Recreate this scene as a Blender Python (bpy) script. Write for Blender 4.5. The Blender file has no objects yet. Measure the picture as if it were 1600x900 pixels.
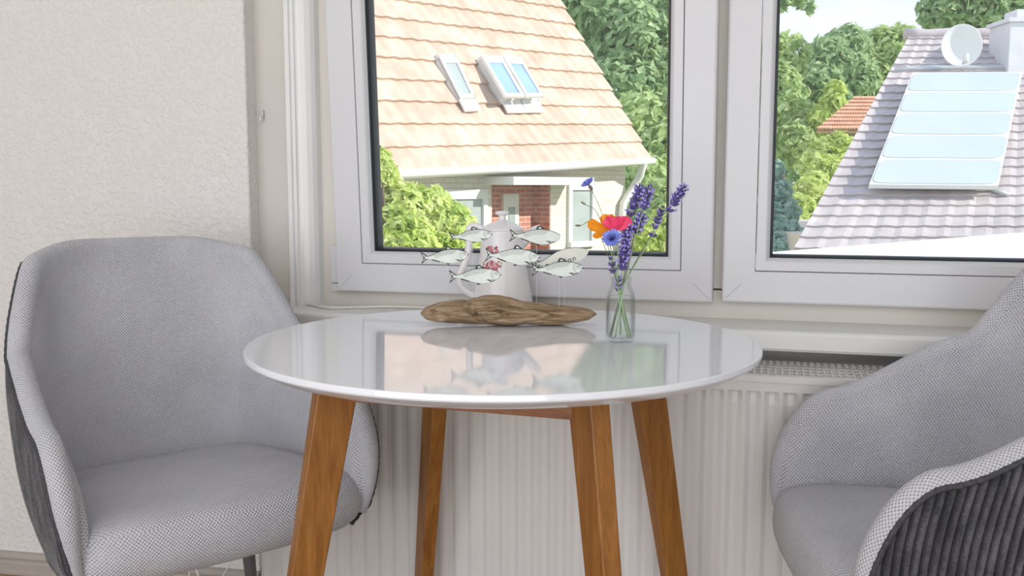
import bpy, bmesh, math, random
from mathutils import Vector, Matrix, noise
random.seed(7)
PI = math.pi
scene = bpy.context.scene
COL = scene.collection

# ------------------------------------------------------------------ camera
FPX, PITCH, YAW, EYE = 1450.0, math.radians(6.2), math.radians(15.3), 0.992
O = Vector((0, 0, EYE))
CR = Vector((math.cos(YAW), math.sin(YAW), 0))
CF = Vector((-math.sin(YAW) * math.cos(PITCH), math.cos(YAW) * math.cos(PITCH), -math.sin(PITCH)))
CU = CR.cross(CF)
cam = bpy.data.objects.new('camera', bpy.data.cameras.new('camera'))
COL.objects.link(cam)
cam.location = O
cam.rotation_euler = (PI / 2 - PITCH, 0, YAW)
cam.data.sensor_width = 36
cam.data.lens = FPX / 1600 * 36
cam.data.clip_start = 0.02
cam.data.clip_end = 500
scene.camera = cam

def ray(px, py): return CF + CR * ((px - 800) / FPX) + CU * ((450 - py) / FPX)
def at_d(px, py, d): return O + ray(px, py) * d              # point at a camera distance
def at_y(px, py, y): r = ray(px, py); return O + r * (y / r.y)
def at_z(px, py, z): r = ray(px, py); return O + r * ((z - EYE) / r.z)
def hit(px, py, p, n):
    r = ray(px, py)
    return O + r * ((p - O).dot(n) / r.dot(n))

# ------------------------------------------------------------------ object helpers
def link(o): COL.objects.link(o); return o
def tag(o, label, cat, group=None, kind=None):
    if label: o['label'] = label
    if cat: o['category'] = cat
    if group: o['group'] = group
    if kind: o['kind'] = kind
    return o
def thing(name, label, cat, loc=(0, 0, 0), rotz=0, group=None, kind=None):
    o = link(bpy.data.objects.new(name, None))
    o.location = loc; o.rotation_euler = (0, 0, rotz); o.empty_display_size = .05
    return tag(o, label, cat, group, kind)
def base_of(o):
    v = Vector((0, 0, 0))
    while o is not None: v += Vector(o.location); o = o.parent
    return v

class MB:
    def __init__(s): s.v = []; s.f = []; s.uv = []; s.m = []; s.has_uv = False
    def add(s, verts, faces, uvs=None, mi=0):
        b = len(s.v)
        s.v += [Vector(x) for x in verts]
        for k, f in enumerate(faces):
            s.f.append([b + i for i in f]); s.m.append(mi)
            if uvs is not None: s.uv.append([uvs[i] for i in f]); s.has_uv = True
            else: s.uv.append([(0, 0)] * len(f))
        return s
    def box(s, x0, x1, y0, y1, z0, z1, mi=0):
        v = [(x0,y0,z0),(x1,y0,z0),(x1,y1,z0),(x0,y1,z0),(x0,y0,z1),(x1,y0,z1),(x1,y1,z1),(x0,y1,z1)]
        return s.add(v, [(0,3,2,1),(4,5,6,7),(0,1,5,4),(1,2,6,5),(2,3,7,6),(3,0,4,7)], mi=mi)
    def hexa(s, b4, t4, mi=0):
        return s.add(list(b4) + list(t4), [(0,3,2,1),(4,5,6,7),(0,1,5,4),(1,2,6,5),(2,3,7,6),(3,0,4,7)], mi=mi)
    def quad_slab(s, a, b, c, d, n, mi=0):
        return s.hexa([a, b, c, d], [a + n, b + n, c + n, d + n], mi)
    def tube(s, pts, r, seg=8, mi=0, caps=True):
        pts = [Vector(p) for p in pts]
        rs = r if isinstance(r, (list, tuple)) else [r] * len(pts)
        rings = []; up = None
        for i, p in enumerate(pts):
            t = (pts[min(i + 1, len(pts) - 1)] - pts[max(i - 1, 0)]).normalized()
            if up is None:
                up = Vector((0, 0, 1)) if abs(t.z) < .9 else Vector((1, 0, 0))
            u = (up - t * up.dot(t)).normalized(); w = t.cross(u); up = u
            rings.append([p + (u * math.cos(2*PI*k/seg) + w * math.sin(2*PI*k/seg)) * rs[i] for k in range(seg)])
        V = [q for ring in rings for q in ring]; F = []
        for i in range(len(pts) - 1):
            for k in range(seg):
                k2 = (k + 1) % seg
                F.append((i*seg + k, i*seg + k2, (i+1)*seg + k2, (i+1)*seg + k))
        if caps:
            F.append(tuple(range(seg))[::-1]); F.append(tuple((len(pts)-1)*seg + k for k in range(seg)))
        return s.add(V, F, mi=mi)
    def lathe(s, prof, seg=48, c=(0, 0, 0), mi=0):
        V = []; F = []
        for (r, z) in prof:
            V += [(c[0] + r*math.cos(2*PI*k/seg), c[1] + r*math.sin(2*PI*k/seg), c[2] + z) for k in range(seg)]
        for i in range(len(prof) - 1):
            for k in range(seg):
                k2 = (k + 1) % seg
                F.append((i*seg + k, i*seg + k2, (i+1)*seg + k2, (i+1)*seg + k))
        if prof[0][0] > 1e-5: F.append(tuple(range(seg))[::-1])
        if prof[-1][0] > 1e-5: F.append(tuple((len(prof)-1)*seg + k for k in range(seg)))
        return s.add(V, F, mi=mi)
    def grid(s, rows, uvs=None, mi=0, close=False, flip=False):
        n = len(rows[0]); V = [p for r in rows for p in r]; F = []
        UV = [p for r in uvs for p in r] if uvs else None
        for i in range(len(rows) - 1):
            for k in range(n if close else n - 1):
                k2 = (k + 1) % n
                q = (i*n + k, i*n + k2, (i+1)*n + k2, (i+1)*n + k)
                F.append(q[::-1] if flip else q)
        return s.add(V, F, UV, mi)
    def ellipsoid(s, c, a, b, axis, seg=6, rings=4, mi=0):
        c = Vector(c); z = Vector(axis).normalized()
        x = z.orthogonal().normalized(); y = z.cross(x)
        V = [c - z * a]; F = []
        for i in range(1, rings):
            th = PI * i / rings
            for k in range(seg):
                ph = 2*PI*k/seg
                V.append(c - z * a * math.cos(th) + (x * math.cos(ph) + y * math.sin(ph)) * b * math.sin(th))
        V.append(c + z * a); n = len(V) - 1
        for k in range(seg):
            k2 = (k + 1) % seg
            F.append((0, 1 + k2, 1 + k)); F.append((n, n - seg + k, n - seg + k2))
            for i in range(rings - 2):
                F.append((1 + i*seg + k, 1 + i*seg + k2, 1 + (i+1)*seg + k2, 1 + (i+1)*seg + k))
        return s.add(V, F, mi=mi)
    def build(s, name, mats, parent=None, smooth=False, world=True, bevel=0, weld=False, boxuv=False):
        off = base_of(parent) if (parent is not None and world) else Vector((0, 0, 0))
        me = bpy.data.meshes.new(name)
        me.from_pydata([tuple(v - off) for v in s.v], [], s.f)
        if not isinstance(mats, (list, tuple)): mats = [mats]
        for m in mats: me.materials.append(m)
        for p, mi in zip(me.polygons, s.m): p.material_index = mi; p.use_smooth = smooth
        if s.has_uv or boxuv:
            l = me.uv_layers.new(name='uv')
            if s.has_uv:
                i = 0
                for p, u in zip(me.polygons, s.uv):
                    for k, li in enumerate(p.loop_indices): l.data[li].uv = u[k]
            else:
                for p in me.polygons:
                    n = p.normal; a = max(range(3), key=lambda q: abs(n[q]))
                    for li in p.loop_indices:
                        c = me.vertices[me.loops[li].vertex_index].co
                        l.data[li].uv = (c.y, c.z) if a == 0 else ((c.x, c.z) if a == 1 else (c.x, c.y))
        bm = bmesh.new(); bm.from_mesh(me)
        if weld: bmesh.ops.remove_doubles(bm, verts=bm.verts, dist=1e-5)
        bmesh.ops.recalc_face_normals(bm, faces=bm.faces)
        bm.to_mesh(me); bm.free()
        o = link(bpy.data.objects.new(name, me))
        if parent is not None: o.parent = parent
        if bevel:
            b = o.modifiers.new('bevel', 'BEVEL'); b.width = bevel; b.segments = 3; b.limit_method = 'ANGLE'
            b.angle_limit = math.radians(35)
            for p in me.polygons: p.use_smooth = True
            w = o.modifiers.new('wn', 'WEIGHTED_NORMAL')
        return o

def spline(pts, n=24):
    pts = [Vector(p) for p in pts]; out = []
    P = [pts[0]*2 - pts[1]] + pts + [pts[-1]*2 - pts[-2]]
    for i in range(1, len(P) - 2):
        for k in range(n):
            t = k / n
            a, b, c, d = P[i-1], P[i], P[i+1], P[i+2]
            out.append(.5*((2*b) + (c-a)*t + (2*a-5*b+4*c-d)*t*t + (3*b-a-3*c+d)*t**3))
    return out + [pts[-1]]
def sstep(a, b, x):
    t = max(0, min(1, (x - a) / (b - a))); return t*t*(3 - 2*t)
def lerp(a, b, t): return a + (b - a) * t
def interp(x, tab):
    if x <= tab[0][0]: return tab[0][1]
    for (x0, y0), (x1, y1) in zip(tab, tab[1:]):
        if x <= x1: return y0 + (y1 - y0) * (x - x0) / (x1 - x0)
    return tab[-1][1]

# ------------------------------------------------------------------ materials
class NT:
    def __init__(s, name):
        s.m = bpy.data.materials.new(name); s.m.use_nodes = True
        s.t = s.m.node_tree; s.b = s.t.nodes['Principled BSDF']; s.out = s.t.nodes['Material Output']
    def n(s, typ, **kw):
        q = s.t.nodes.new(typ)
        for k, v in kw.items():
            if k in q.inputs: q.inputs[k].default_value = v
            else: setattr(q, k, v)
        return q
    def l(s, a, b): s.t.links.new(a, b)
    def coord(s, kind='Object', scale=None):
        c = s.n('ShaderNodeTexCoord').outputs[kind]
        if scale:
            mp = s.n('ShaderNodeMapping'); mp.inputs['Scale'].default_value = scale; s.l(c, mp.inputs['Vector']); c = mp.outputs[0]
        return c
    def noise(s, c, scale, detail=3, rough=.5, dist=0):
        q = s.n('ShaderNodeTexNoise'); q.inputs['Scale'].default_value = scale; q.inputs['Detail'].default_value = detail
        q.inputs['Roughness'].default_value = rough; q.inputs['Distortion'].default_value = dist
        s.l(c, q.inputs['Vector']); return q.outputs['Fac']
    def ramp(s, f, stops):
        q = s.n('ShaderNodeValToRGB'); e = q.color_ramp.elements
        while len(e) < len(stops): e.new(.5)
        for x, (p, c) in zip(e, stops): x.position = p; x.color = (*c, 1)
        s.l(f, q.inputs[0]); return q.outputs[0]
    def math(s, op, a, b=None):
        q = s.n('ShaderNodeMath', operation=op)
        for i, v in enumerate((a, b)):
            if v is None: continue
            if isinstance(v, (int, float)): q.inputs[i].default_value = v
            else: s.l(v, q.inputs[i])
        return q.outputs[0]
    def bump(s, h, strength=.3, dist=.002):
        q = s.n('ShaderNodeBump'); q.inputs['Strength'].default_value = strength; q.inputs['Distance'].default_value = dist
        s.l(h, q.inputs['Height']); s.l(q.outputs[0], s.b.inputs['Normal']); return q
    def set(s, color=None, rough=.5, metal=0, spec=.5, coat=0, sheen=0):
        if color is not None: s.b.inputs['Base Color'].default_value = (*color, 1)
        s.b.inputs['Roughness'].default_value = rough; s.b.inputs['Metallic'].default_value = metal
        s.b.inputs['Specular IOR Level'].default_value = spec
        s.b.inputs['Coat Weight'].default_value = coat; s.b.inputs['Coat Roughness'].default_value = .06
        s.b.inputs['Sheen Weight'].default_value = sheen
        return s

def plain(name, c, rough=.5, var=.04, nscale=8, **kw):
    t = NT(name).set(c, rough, **kw)
    f = t.noise(t.coord(), nscale, 3)
    lo = tuple(max(0, x*(1-var)) for x in c); hi = tuple(min(1, x*(1+var)) for x in c)
    t.l(t.ramp(f, [(.3, lo), (.7, hi)]), t.b.inputs['Base Color'])
    return t.m

def m_woodchip():
    t = NT('woodchip_wallpaper').set((.80, .78, .76), .85, spec=.2)
    c = t.coord()
    a = t.noise(c, 80, 3, .6); b = t.noise(c, 220, 2)
    r = t.ramp(a, [(.45, (0, 0, 0)), (.62, (1, 1, 1))])
    h = t.math('ADD', r, t.math('MULTIPLY', b, .4))
    t.bump(h, .55, .0035)
    return t.m
def m_wood(name, dark, light, axis_scale=(18, 18, 1.6), rough=.38):
    t = NT(name).set(light, rough, spec=.4)
    c = t.coord('Object', axis_scale)
    f = t.noise(c, 3.0, 5, .62, .6); g = t.noise(c, 18, 3, .6)
    h = t.math('ADD', t.math('MULTIPLY', f, .7), t.math('MULTIPLY', g, .3))
    t.l(t.ramp(h, [(.36, dark), (.62, light)]), t.b.inputs['Base Color'])
    t.bump(g, .12, .001)
    return t.m
def m_waffle():
    t = NT('light_grey_waffle_fabric').set((.6, .6, .6), .92, spec=.15, sheen=.25)
    c = t.coord('UV'); x = t.n('ShaderNodeSeparateXYZ'); t.l(c, x.inputs[0])
    k = 2*PI/.0062
    u = t.math('SINE', t.math('MULTIPLY', x.outputs[0], k)); v = t.math('SINE', t.math('MULTIPLY', x.outputs[1], k))
    p = t.math('MULTIPLY', u, v)                     # checker of pits
    h = t.math('ADD', t.math('MULTIPLY', p, .5), .5)
    mott = t.noise(t.coord(), 9, 3); fine = t.noise(t.coord(), 420, 2)
    hh = t.math('ADD', h, t.math('MULTIPLY', t.math('SUBTRACT', fine, .5), .7))
    hh = t.math('ADD', hh, t.math('MULTIPLY', t.math('SUBTRACT', mott, .5), .5))
    t.l(t.ramp(hh, [(.05, (.27, .27, .295)), (.40, (.50, .50, .535)), (.95, (.66, .655, .69))]), t.b.inputs['Base Color'])
    t.bump(h, .6, .0022)
    return t.m
def m_cord():
    t = NT('dark_grey_corduroy').set((.1, .1, .1), .8, spec=.2, sheen=.5)
    c = t.coord('UV'); x = t.n('ShaderNodeSeparateXYZ'); t.l(c, x.inputs[0])
    mott = t.noise(t.coord('Object', (1, 1, .5)), 30, 4, .6)
    fine = t.noise(t.coord(), 300, 2)
    f = t.math('ADD', t.math('MULTIPLY', mott, .75), t.math('MULTIPLY', fine, .25))
    rib = t.math('ABSOLUTE', t.math('SINE', t.math('MULTIPLY', x.outputs[0], PI/.0125)))
    f = t.math('ADD', f, t.math('MULTIPLY', t.math('SUBTRACT', rib, .64), .30))
    t.l(t.ramp(f, [(.32, (.010, .010, .012)), (.52, (.038, .038, .043)), (.72, (.115, .115, .125))]), t.b.inputs['Base Color'])
    t.bump(fine, .4, .002)
    return t.m
def m_tiles(name, c0, c1, c2):
    t = NT(name).set(c1, .75, spec=.3)
    f = t.noise(t.coord(), 2.2, 6, .75)
    t.l(t.ramp(f, [(.3, c0), (.5, c1), (.72, c2)]), t.b.inputs['Base Color'])
    return t.m
def m_leaf(name, c0, c1, c2, sc=4.5):
    t = NT(name).set(c1, .6, spec=.3)
    f = t.noise(t.coord(), sc, 5, .8)
    cr = t.ramp(f, [(.33, c0), (.5, c1), (.66, c2)])
    t.l(cr, t.b.inputs['Base Color'])
    tr = t.n('ShaderNodeBsdfTranslucent'); t.l(cr, tr.inputs[0])
    mx = t.n('ShaderNodeMixShader'); mx.inputs[0].default_value = .45
    t.l(t.b.outputs[0], mx.inputs[1]); t.l(tr.outputs[0], mx.inputs[2]); t.l(mx.outputs[0], t.out.inputs[0])
    return t.m
def m_glass(name, tint=(1, 1, 1), edge=(.9, .94, .95), refl=1.0, ior=1.45, rough=0.0):
    t = NT(name)
    tr = t.n('ShaderNodeBsdfTransparent'); gl = t.n('ShaderNodeBsdfGlossy'); gl.inputs['Roughness'].default_value = rough
    lw = t.n('ShaderNodeLayerWeight'); lw.inputs['Blend'].default_value = .35
    t.l(t.ramp(lw.outputs['Facing'], [(.35, tint), (1, edge)]), tr.inputs[0])
    fr = t.n('ShaderNodeFresnel'); fr.inputs['IOR'].default_value = ior
    mx = t.n('ShaderNodeMixShader')
    t.l(t.math('MULTIPLY', fr.outputs[0], refl), mx.inputs[0]); t.l(tr.outputs[0], mx.inputs[1]); t.l(gl.outputs[0], mx.inputs[2])
    t.l(mx.outputs[0], t.out.inputs[0])
    # colour noise keeps the material procedural; effect is slight unevenness in the reflection
    return t.m
def m_brick(name, c1, c2, mortar, scale=1.0, bw=.24, bh=.075, ms=.008):
    t = NT(name).set(c1, .85, spec=.2)
    b = t.n('ShaderNodeTexBrick'); t.l(t.coord('UV'), b.inputs['Vector'])
    b.inputs['Color1'].default_value = (*c1, 1); b.inputs['Color2'].default_value = (*c2, 1); b.inputs['Mortar'].default_value = (*mortar, 1)
    b.inputs['Scale'].default_value = scale; b.inputs['Brick Width'].default_value = bw; b.inputs['Row Height'].default_value = bh
    b.inputs['Mortar Size'].default_value = ms
    t.l(b.outputs['Color'], t.b.inputs['Base Color'])
    return t.m

M = {}
M['woodchip'] = m_woodchip()
M['plaster'] = plain('white_plaster', (.78, .77, .75), .8)
M['reveal'] = plain('beige_painted_panel', (.66, .63, .59), .6, nscale=3)
M['frame_paint'] = plain('beige_frame_paint', (.72, .68, .62), .5, nscale=3)
M['trim'] = plain('white_gloss_paint', (.80, .80, .80), .25, var=.02)
M['upvc'] = plain('white_upvc', (.67, .67, .69), .28, var=.015, nscale=4)
M['joint'] = plain('grey_joint_line', (.30, .30, .31), .6)
M['gasket'] = plain('black_rubber_gasket', (.012, .014, .02), .5)
M['pane'] = m_glass('window_glass', (.97, .98, .98), (.93, .95, .95), .30, 1.45)
M['sill'] = plain('white_sill_paint', (.78, .77, .76), .35, var=.02)
M['radiator'] = plain('white_radiator_enamel', (.76, .735, .715), .4, var=.015)
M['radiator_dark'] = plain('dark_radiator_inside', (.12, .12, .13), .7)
M['skirting'] = plain('taupe_skirting_paint', (.42, .375, .34), .55)
M['floor'] = m_wood('oak_floor', (.22, .13, .07), (.36, .23, .13), (1.5, 14, 14), .4)
M['table_top'] = plain('white_satin_lacquer', (.80, .82, .87), .06, var=.008, nscale=2, spec=.95)
M['leg_wood'] = m_wood('oiled_oak_legs', (.22, .082, .017), (.38, .165, .038))
M['apron_wood'] = m_wood('oiled_oak_apron', (.20, .075, .03), (.34, .145, .065), (1.6, 18, 18))
M['waffle'] = m_waffle()
M['cord'] = m_cord()
M['piping'] = plain('dark_piping_cord', (.05, .05, .058), .8, var=.4, nscale=200)
M['chair_leg'] = plain('grey_powder_coat', (.13, .125, .135), .45)
M['cable'] = plain('white_cable_plastic', (.76, .74, .70), .4)

# ------------------------------------------------------------------ room shell
WY = 2.025                                             # face of the fixed window frame
PY = 2.002                                             # painted panel beside it
ST = 'structure'
lw0 = Vector((-1.175, 1.952, 0)); lwd = (Vector((-1.899, 1.893, 0)) - lw0).normalized()
lw1 = lw0 + lwd * 1.55
mb = MB(); thick = Vector((-lwd.y, lwd.x, 0)).normalized()
if thick.y < 0: thick = -thick
def slab_wall(a, b, t, z0, z1):
    return MB().hexa([a + Vector((0,0,z0)), b + Vector((0,0,z0)), b + t + Vector((0,0,z0)), a + t + Vector((0,0,z0))],
                     [a + Vector((0,0,z1)), b + Vector((0,0,z1)), b + t + Vector((0,0,z1)), a + t + Vector((0,0,z1))])
tag(slab_wall(lw0, lw1, thick * .3, 0, 2.55).build('wall_left', M['woodchip'], bevel=.006), 'white woodchip wall left of the window behind the grey armchair', 'wall', kind=ST)
BY = -1.9
tag(MB().box(-2.9, -2.68, BY, 1.83, 0, 2.55).build('wall_side', M['woodchip']), 'white side wall of the room', 'wall', kind=ST)
tag(MB().box(1.75, 1.95, BY, 2.3, 0, 2.55).build('wall_right', M['woodchip']), 'white right wall of the room', 'wall', kind=ST)
wm = MB()
wm.box(-1.18, 1.75, PY + .004, PY + .3, 0, .70)               # below the sill
wm.box(-1.18, 1.75, PY + .004, PY + .3, 2.12, 2.55)
wm.box(.90, 1.75, PY + .004, PY + .3, .70, 2.12)
wm.box(-1.22, -1.04, PY + .02, PY + .3, .70, 2.12)
tag(wm.build('wall_window', M['plaster']), 'plastered wall around and under the windows', 'wall', kind=ST)
tag(MB().box(-2.9, 1.95, BY, 2.27, -.15, 0).build('floor', M['floor']), 'wooden floor of the room', 'floor', kind=ST)
tag(MB().box(-2.9, 1.95, BY, 2.27, 2.55, 2.7).build('ceiling', M['plaster']), 'white ceiling of the room', 'ceiling', kind=ST)

# baseboard along the left wall: extruded profile
prof = [(0, .054), (.006, .055), (.012, .052), (.016, .044), (.016, .040), (.012, .037), (.016, .034), (.018, .028), (.018, .010), (.022, .007), (.022, 0)]
rows = [[(lw0 + lwd*q - thick*d) + Vector((0,0,z)) for d, z in prof] for q in (-.0, 1.55)]
bb = MB().grid(rows)
bb.add([lw0 - thick*d + Vector((0,0,z)) for d, z in prof] + [lw0], [tuple(range(len(prof) + 1))])
tag(bb.build('baseboard_left', M['skirting']), 'taupe moulded baseboard along the woodchip wall', 'baseboard', kind=ST)

# painted panel, moulding, cove beside the window
tag(MB().box(-1.22, -1.087, PY, PY + .02, .70, 2.12).build('trim_1', M['reveal']), 'narrow beige panel between woodchip wall and white moulding', 'panel', kind=ST)
mp_ = [(-1.068, 0), (-1.068, -.024), (-1.064, -.028), (-1.054, -.028), (-1.052, -.022), (-1.049, -.022), (-1.047, -.027), (-1.042, -.027), (-1.040, -.022), (-1.037, -.020), (-1.030, -.019), (-1.020, -.014), (-1.010, -.006), (-1.004, .004), (-1.002, .024)]
rows = [[(x - .021, PY + y, z) for x, y in mp_] for z in (.70, 2.12)]
tag(MB().grid(rows).build('trim_2', M['trim'], smooth=False), 'white grooved vertical moulding left of the window', 'moulding', kind=ST)
ft = MB()
ft.box(-1.04, .90, WY, WY + .08, .70, .772); ft.box(-1.04, .90, WY, WY + .08, 2.02, 2.12)
ft.box(-1.04, -.95, WY, WY + .08, .772, 2.02); ft.box(-.127, -.066, WY, WY + .08, .776, 2.02); ft.box(.79, .90, WY, WY + .08, .772, 2.02)
tag(ft.build('trim_3', M['frame_paint']), 'beige painted fixed window frame behind the white sashes', 'window frame', kind=ST)

# sill
sp = [(PY + .03, .7125), (1.873, .7125), (1.867, .710), (1.865, .7055), (1.865, .678), (1.868, .673), (1.875, .671), (PY + .01, .671)]
rows = [[(x, y, z) for y, z in sp] for x in (-1.098, 1.75)]
sl = MB().grid(rows); sl.add(rows[0], [tuple(range(len(sp)))]); sl.add(rows[1], [tuple(range(len(sp)))])
tag(sl.build('trim_4', M['sill']), 'white window sill above the radiator', 'window sill', kind=ST)

# ------------------------------------------------------------------ windows
def ring(prof, x0, x1, z0, z1):
    rows = []
    for d, y in prof:
        rows.append([(x0 + d, y, z0 + d), (x1 - d, y, z0 + d), (x1 - d, y, z1 - d), (x0 + d, y, z1 - d)])
    return MB().grid(rows, close=True)
def window(name, label, x0, x1, z0, z1, tilt):
    r = thing(name, label, 'window', (x0, 2.025, z0), kind=ST)
    w, h = x1 - x0, z1 - z0
    f = -.042
    ring([(0, 0), (0, f + .005), (.0015, f + .0015), (.005, f), (.0655, f), (.0665, f + .004), (.0665, .01), (0, .01), (0, 0)], 0, w, 0, h).build('sash', M['upvc'], r, world=False)
    ring([(.0675, .004), (.0675, f + .003), (.0685, f + .001), (.086, f + .001), (.089, f + .003), (.0945, f + .012), (.0945, f + .03)], 0, w, 0, h).build('glazing_bead', M['upvc'], r, world=False)
    ring([(.0935, f + .013), (.0975, f + .012), (.1005, f + .018), (.1005, f + .05), (.093, f + .05)], 0, w, 0, h).build('gasket', M['gasket'], r, world=False)
    MB().box(.093, w - .093, f + .024, f + .028, .093, h - .093).build('glass_pane', M['pane'], r, world=False)
    # mitre lines as thin dark grey tubes
    for cx, sg in ((0, 1), (w, -1)):
        MB().tube([Vector((cx + sg*.006, f, .006)), Vector((cx + sg*.040, f, .040))], .0004, 5).build('mitre_joint', M['joint'], r, world=False)
    r.rotation_euler = (tilt, 0, 0)
    return r
w1 = window('window_1', 'tilted white window sash in front of the pink tiled roof', -.969, -.105, .752, 2.06, math.radians(3.4))
w2 = window('window_2', 'closed white window sash facing the roof with the solar panel', -.086, .857, .752, 2.06, 0)
hc = MB()
hc.box(-.990, -.9715, 1.994, 2.026, .768, .856)
hc.box(-.990, -.9715, 1.996, 2.026, .747, .765)
hc.build('hinge_cover', M['upvc'], None, bevel=.002)
bpy.data.objects['hinge_cover']['label'] = 'white hinge cover at the lower left corner of the tilted sash'
bpy.data.objects['hinge_cover']['category'] = 'hinge'
bpy.data.objects['hinge_cover']['kind'] = ST

# ------------------------------------------------------------------ radiator
def radiator():
    x0, x1, y0, y1, z0, z1 = -1.050, 1.35, 1.755, 1.93, .09, .645
    r = thing('radiator', 'white ribbed panel radiator with top grille under the window sill', 'radiator', (x0, y1, z0))
    pitch = .0333; xs = []
    n = int((x1 - x0 - .04) / pitch)
    cols = [(x0, 0, 0), (x0 + .02, 0, 0)]
    for i in range(n):
        b = x0 + .02 + i * pitch
        for u, d in ((.0, 0), (.10, .0), (.24, .5), (.36, 1), (.64, 1), (.76, .5), (.90, 0)): cols.append((b + u*pitch, d, d))
    cols += [(x1 - .02, 0, 0), (x1, 0, 0)]
    zr = [(z1 - .012, 0), (z1 - .030, 0), (z1 - .0315, .9), (z1 - .036, 1), (z1 - .055, .42), (z0 + .06, .42), (z0 + .04, 0), (z0, 0)]
    rows = [[(x, y0 + .009 * d * k, z) for x, d, _ in cols] for z, k in zr]
    m = MB().grid(rows)
    m.build('front_panel', M['radiator'], r)
    b = MB(); b.box(x0, x1, y1 - .012, y1, z0, z1 - .012)
    b.build('rear_panel', M['radiator'], r)
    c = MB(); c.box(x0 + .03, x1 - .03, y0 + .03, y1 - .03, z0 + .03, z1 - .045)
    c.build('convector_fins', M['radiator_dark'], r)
    for xa, xb in ((x0 - .004, x0 + .002), (x1 - .002, x1 + .004)):
        e = MB().box(xa, xb, y0, y1, z0, z1 - .004)
        e.build('side_panel', M['radiator'], r, bevel=.0015)
    g = MB()
    g.box(x0, x1, y0 - .003, y0 + .018, z1 - .012, z1); g.box(x0, x1, y1 - .02, y1, z1 - .006, z1)
    yy = y0 + .018
    while yy < y1 - .03:
        g.box(x0, x1, yy + .026, yy + .0305, z1 - .005, z1 - .0005); yy += .0305
    x = x0 + .01
    while x < x1 - .01:
        g.box(x, x + .0042, y0 + .016, y1 - .018, z1 - .005, z1); x += .0128
    g.build('top_grille', M['radiator'], r)
    return r
radiator()

# ------------------------------------------------------------------ table
TX, TY, TZ = -.40, 1.41, .75
def table():
    t = thing('dining_table', 'round white table on four splayed oak legs between two grey armchairs', 'table', (TX, TY, 0))
    pr = [(0, TZ), (.3985, TZ), (.3995, TZ - .0006), (.4002, TZ - .002), (.4004, TZ - .0075), (.3995, TZ - .0095), (.383, TZ - .0205), (.378, TZ - .022), (0, TZ - .022)]
    o = MB().lathe(pr[::-1], 160, (TX, TY, 0)).build('tabletop', M['table_top'], t, smooth=True)
    m = o.modifiers.new('e', 'EDGE_SPLIT'); m.split_angle = math.radians(25)
    bx, by, rot, s0, k = TX - .009, TY + .02, -.06, .19, .132
    top = TZ - .022
    corners = []
    for sx, sy in ((-1, -1), (1, -1), (1, 1), (-1, 1)):
        d = Vector((sx*math.cos(rot) - sy*math.sin(rot), sx*math.sin(rot) + sy*math.cos(rot), 0))
        dn = d.normalized(); tn = Vector((-dn.y, dn.x, 0))
        ct = Vector((bx, by, top)) + d * s0; cb = Vector((bx, by, 0)) + d * (s0 + k * top)
        def rect(c, a, b): return [c - dn*a - tn*b, c + dn*a - tn*b, c + dn*a + tn*b, c - dn*a + tn*b]
        MB().hexa(rect(cb, .0165, .0125), rect(ct, .032, .0155)).build('leg', M['leg_wood'], t, bevel=.003)
        corners.append(Vector((bx, by, 0)) + d * (s0 - .008))
    for i in range(4):
        a, b = corners[i], corners[(i + 1) % 4]
        u = (b - a).normalized(); nn = Vector((-u.y, u.x, 0)) * .010
        z0, z1 = top - .055, top
        a2, b2 = a + u * .006, b - u * .006
        MB().hexa([a2 - nn + Vector((0,0,z0)), b2 - nn + Vector((0,0,z0)), b2 + nn + Vector((0,0,z0)), a2 + nn + Vector((0,0,z0))],
                  [a2 - nn + Vector((0,0,z1)), b2 - nn + Vector((0,0,z1)), b2 + nn + Vector((0,0,z1)), a2 + nn + Vector((0,0,z1))]).build('apron', M['apron_wood'], t, bevel=.0015)
    return t
table()

# ------------------------------------------------------------------ armchairs
def ucurve():
    # unit plan of the shell, front left -> back -> front right, x in [-1,1], y in [0,1]
    pts = []
    for i in range(20): pts.append((-1, .42 * i / 20))
    n = 2.9
    for i in range(61):
        th = PI/2 * i / 60
        pts.append((-math.cos(th)**(2/n), .42 + .58 * math.sin(th)**(2/n)))
    pts += [(-x, y) for x, y in pts[-2::-1]]
    L = [0]
    for a, b in zip(pts, pts[1:]): L.append(L[-1] + math.hypot((b[0]-a[0])*.27, (b[1]-a[1])*.5))
    return pts, L
UP, UL = ucurve(); UT = UL[-1]
def uat(s):
    s = max(0, min(UT, s)); lo, hi = 0, len(UL) - 1
    while hi - lo > 1:
        m = (lo + hi)//2
        if UL[m] <= s: lo = m
        else: hi = m
    f = (s - UL[lo]) / (UL[hi] - UL[lo])
    return (lerp(UP[lo][0], UP[hi][0], f), lerp(UP[lo][1], UP[hi][1], f))
A_TAB = [(.33, .228), (.37, .240), (.42, .251), (.48, .257), (.56, .262), (.64, .264), (.72, .256), (.80, .238), (.90, .214)]
YB_TAB = [(.33, .15), (.40, .20), (.47, .225), (.56, .245), (.70, .275), (.90, .318)]
YF_TAB = [(.33, -.20), (.40, -.235), (.47, -.245), (.56, -.236), (.64, -.21), (.70, -.205), (.9, -.20)]
def sm(tab, h): return (interp(h - .03, tab) + interp(h, tab) + interp(h + .03, tab)) / 3
def shell_pt(s, h):
    x, y = uat(s)
    yf = sm(YF_TAB, h)
    return Vector((sm(A_TAB, h) * x, yf + (sm(YB_TAB, h) - yf) * y, h))
HALF = UT / 2
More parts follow.
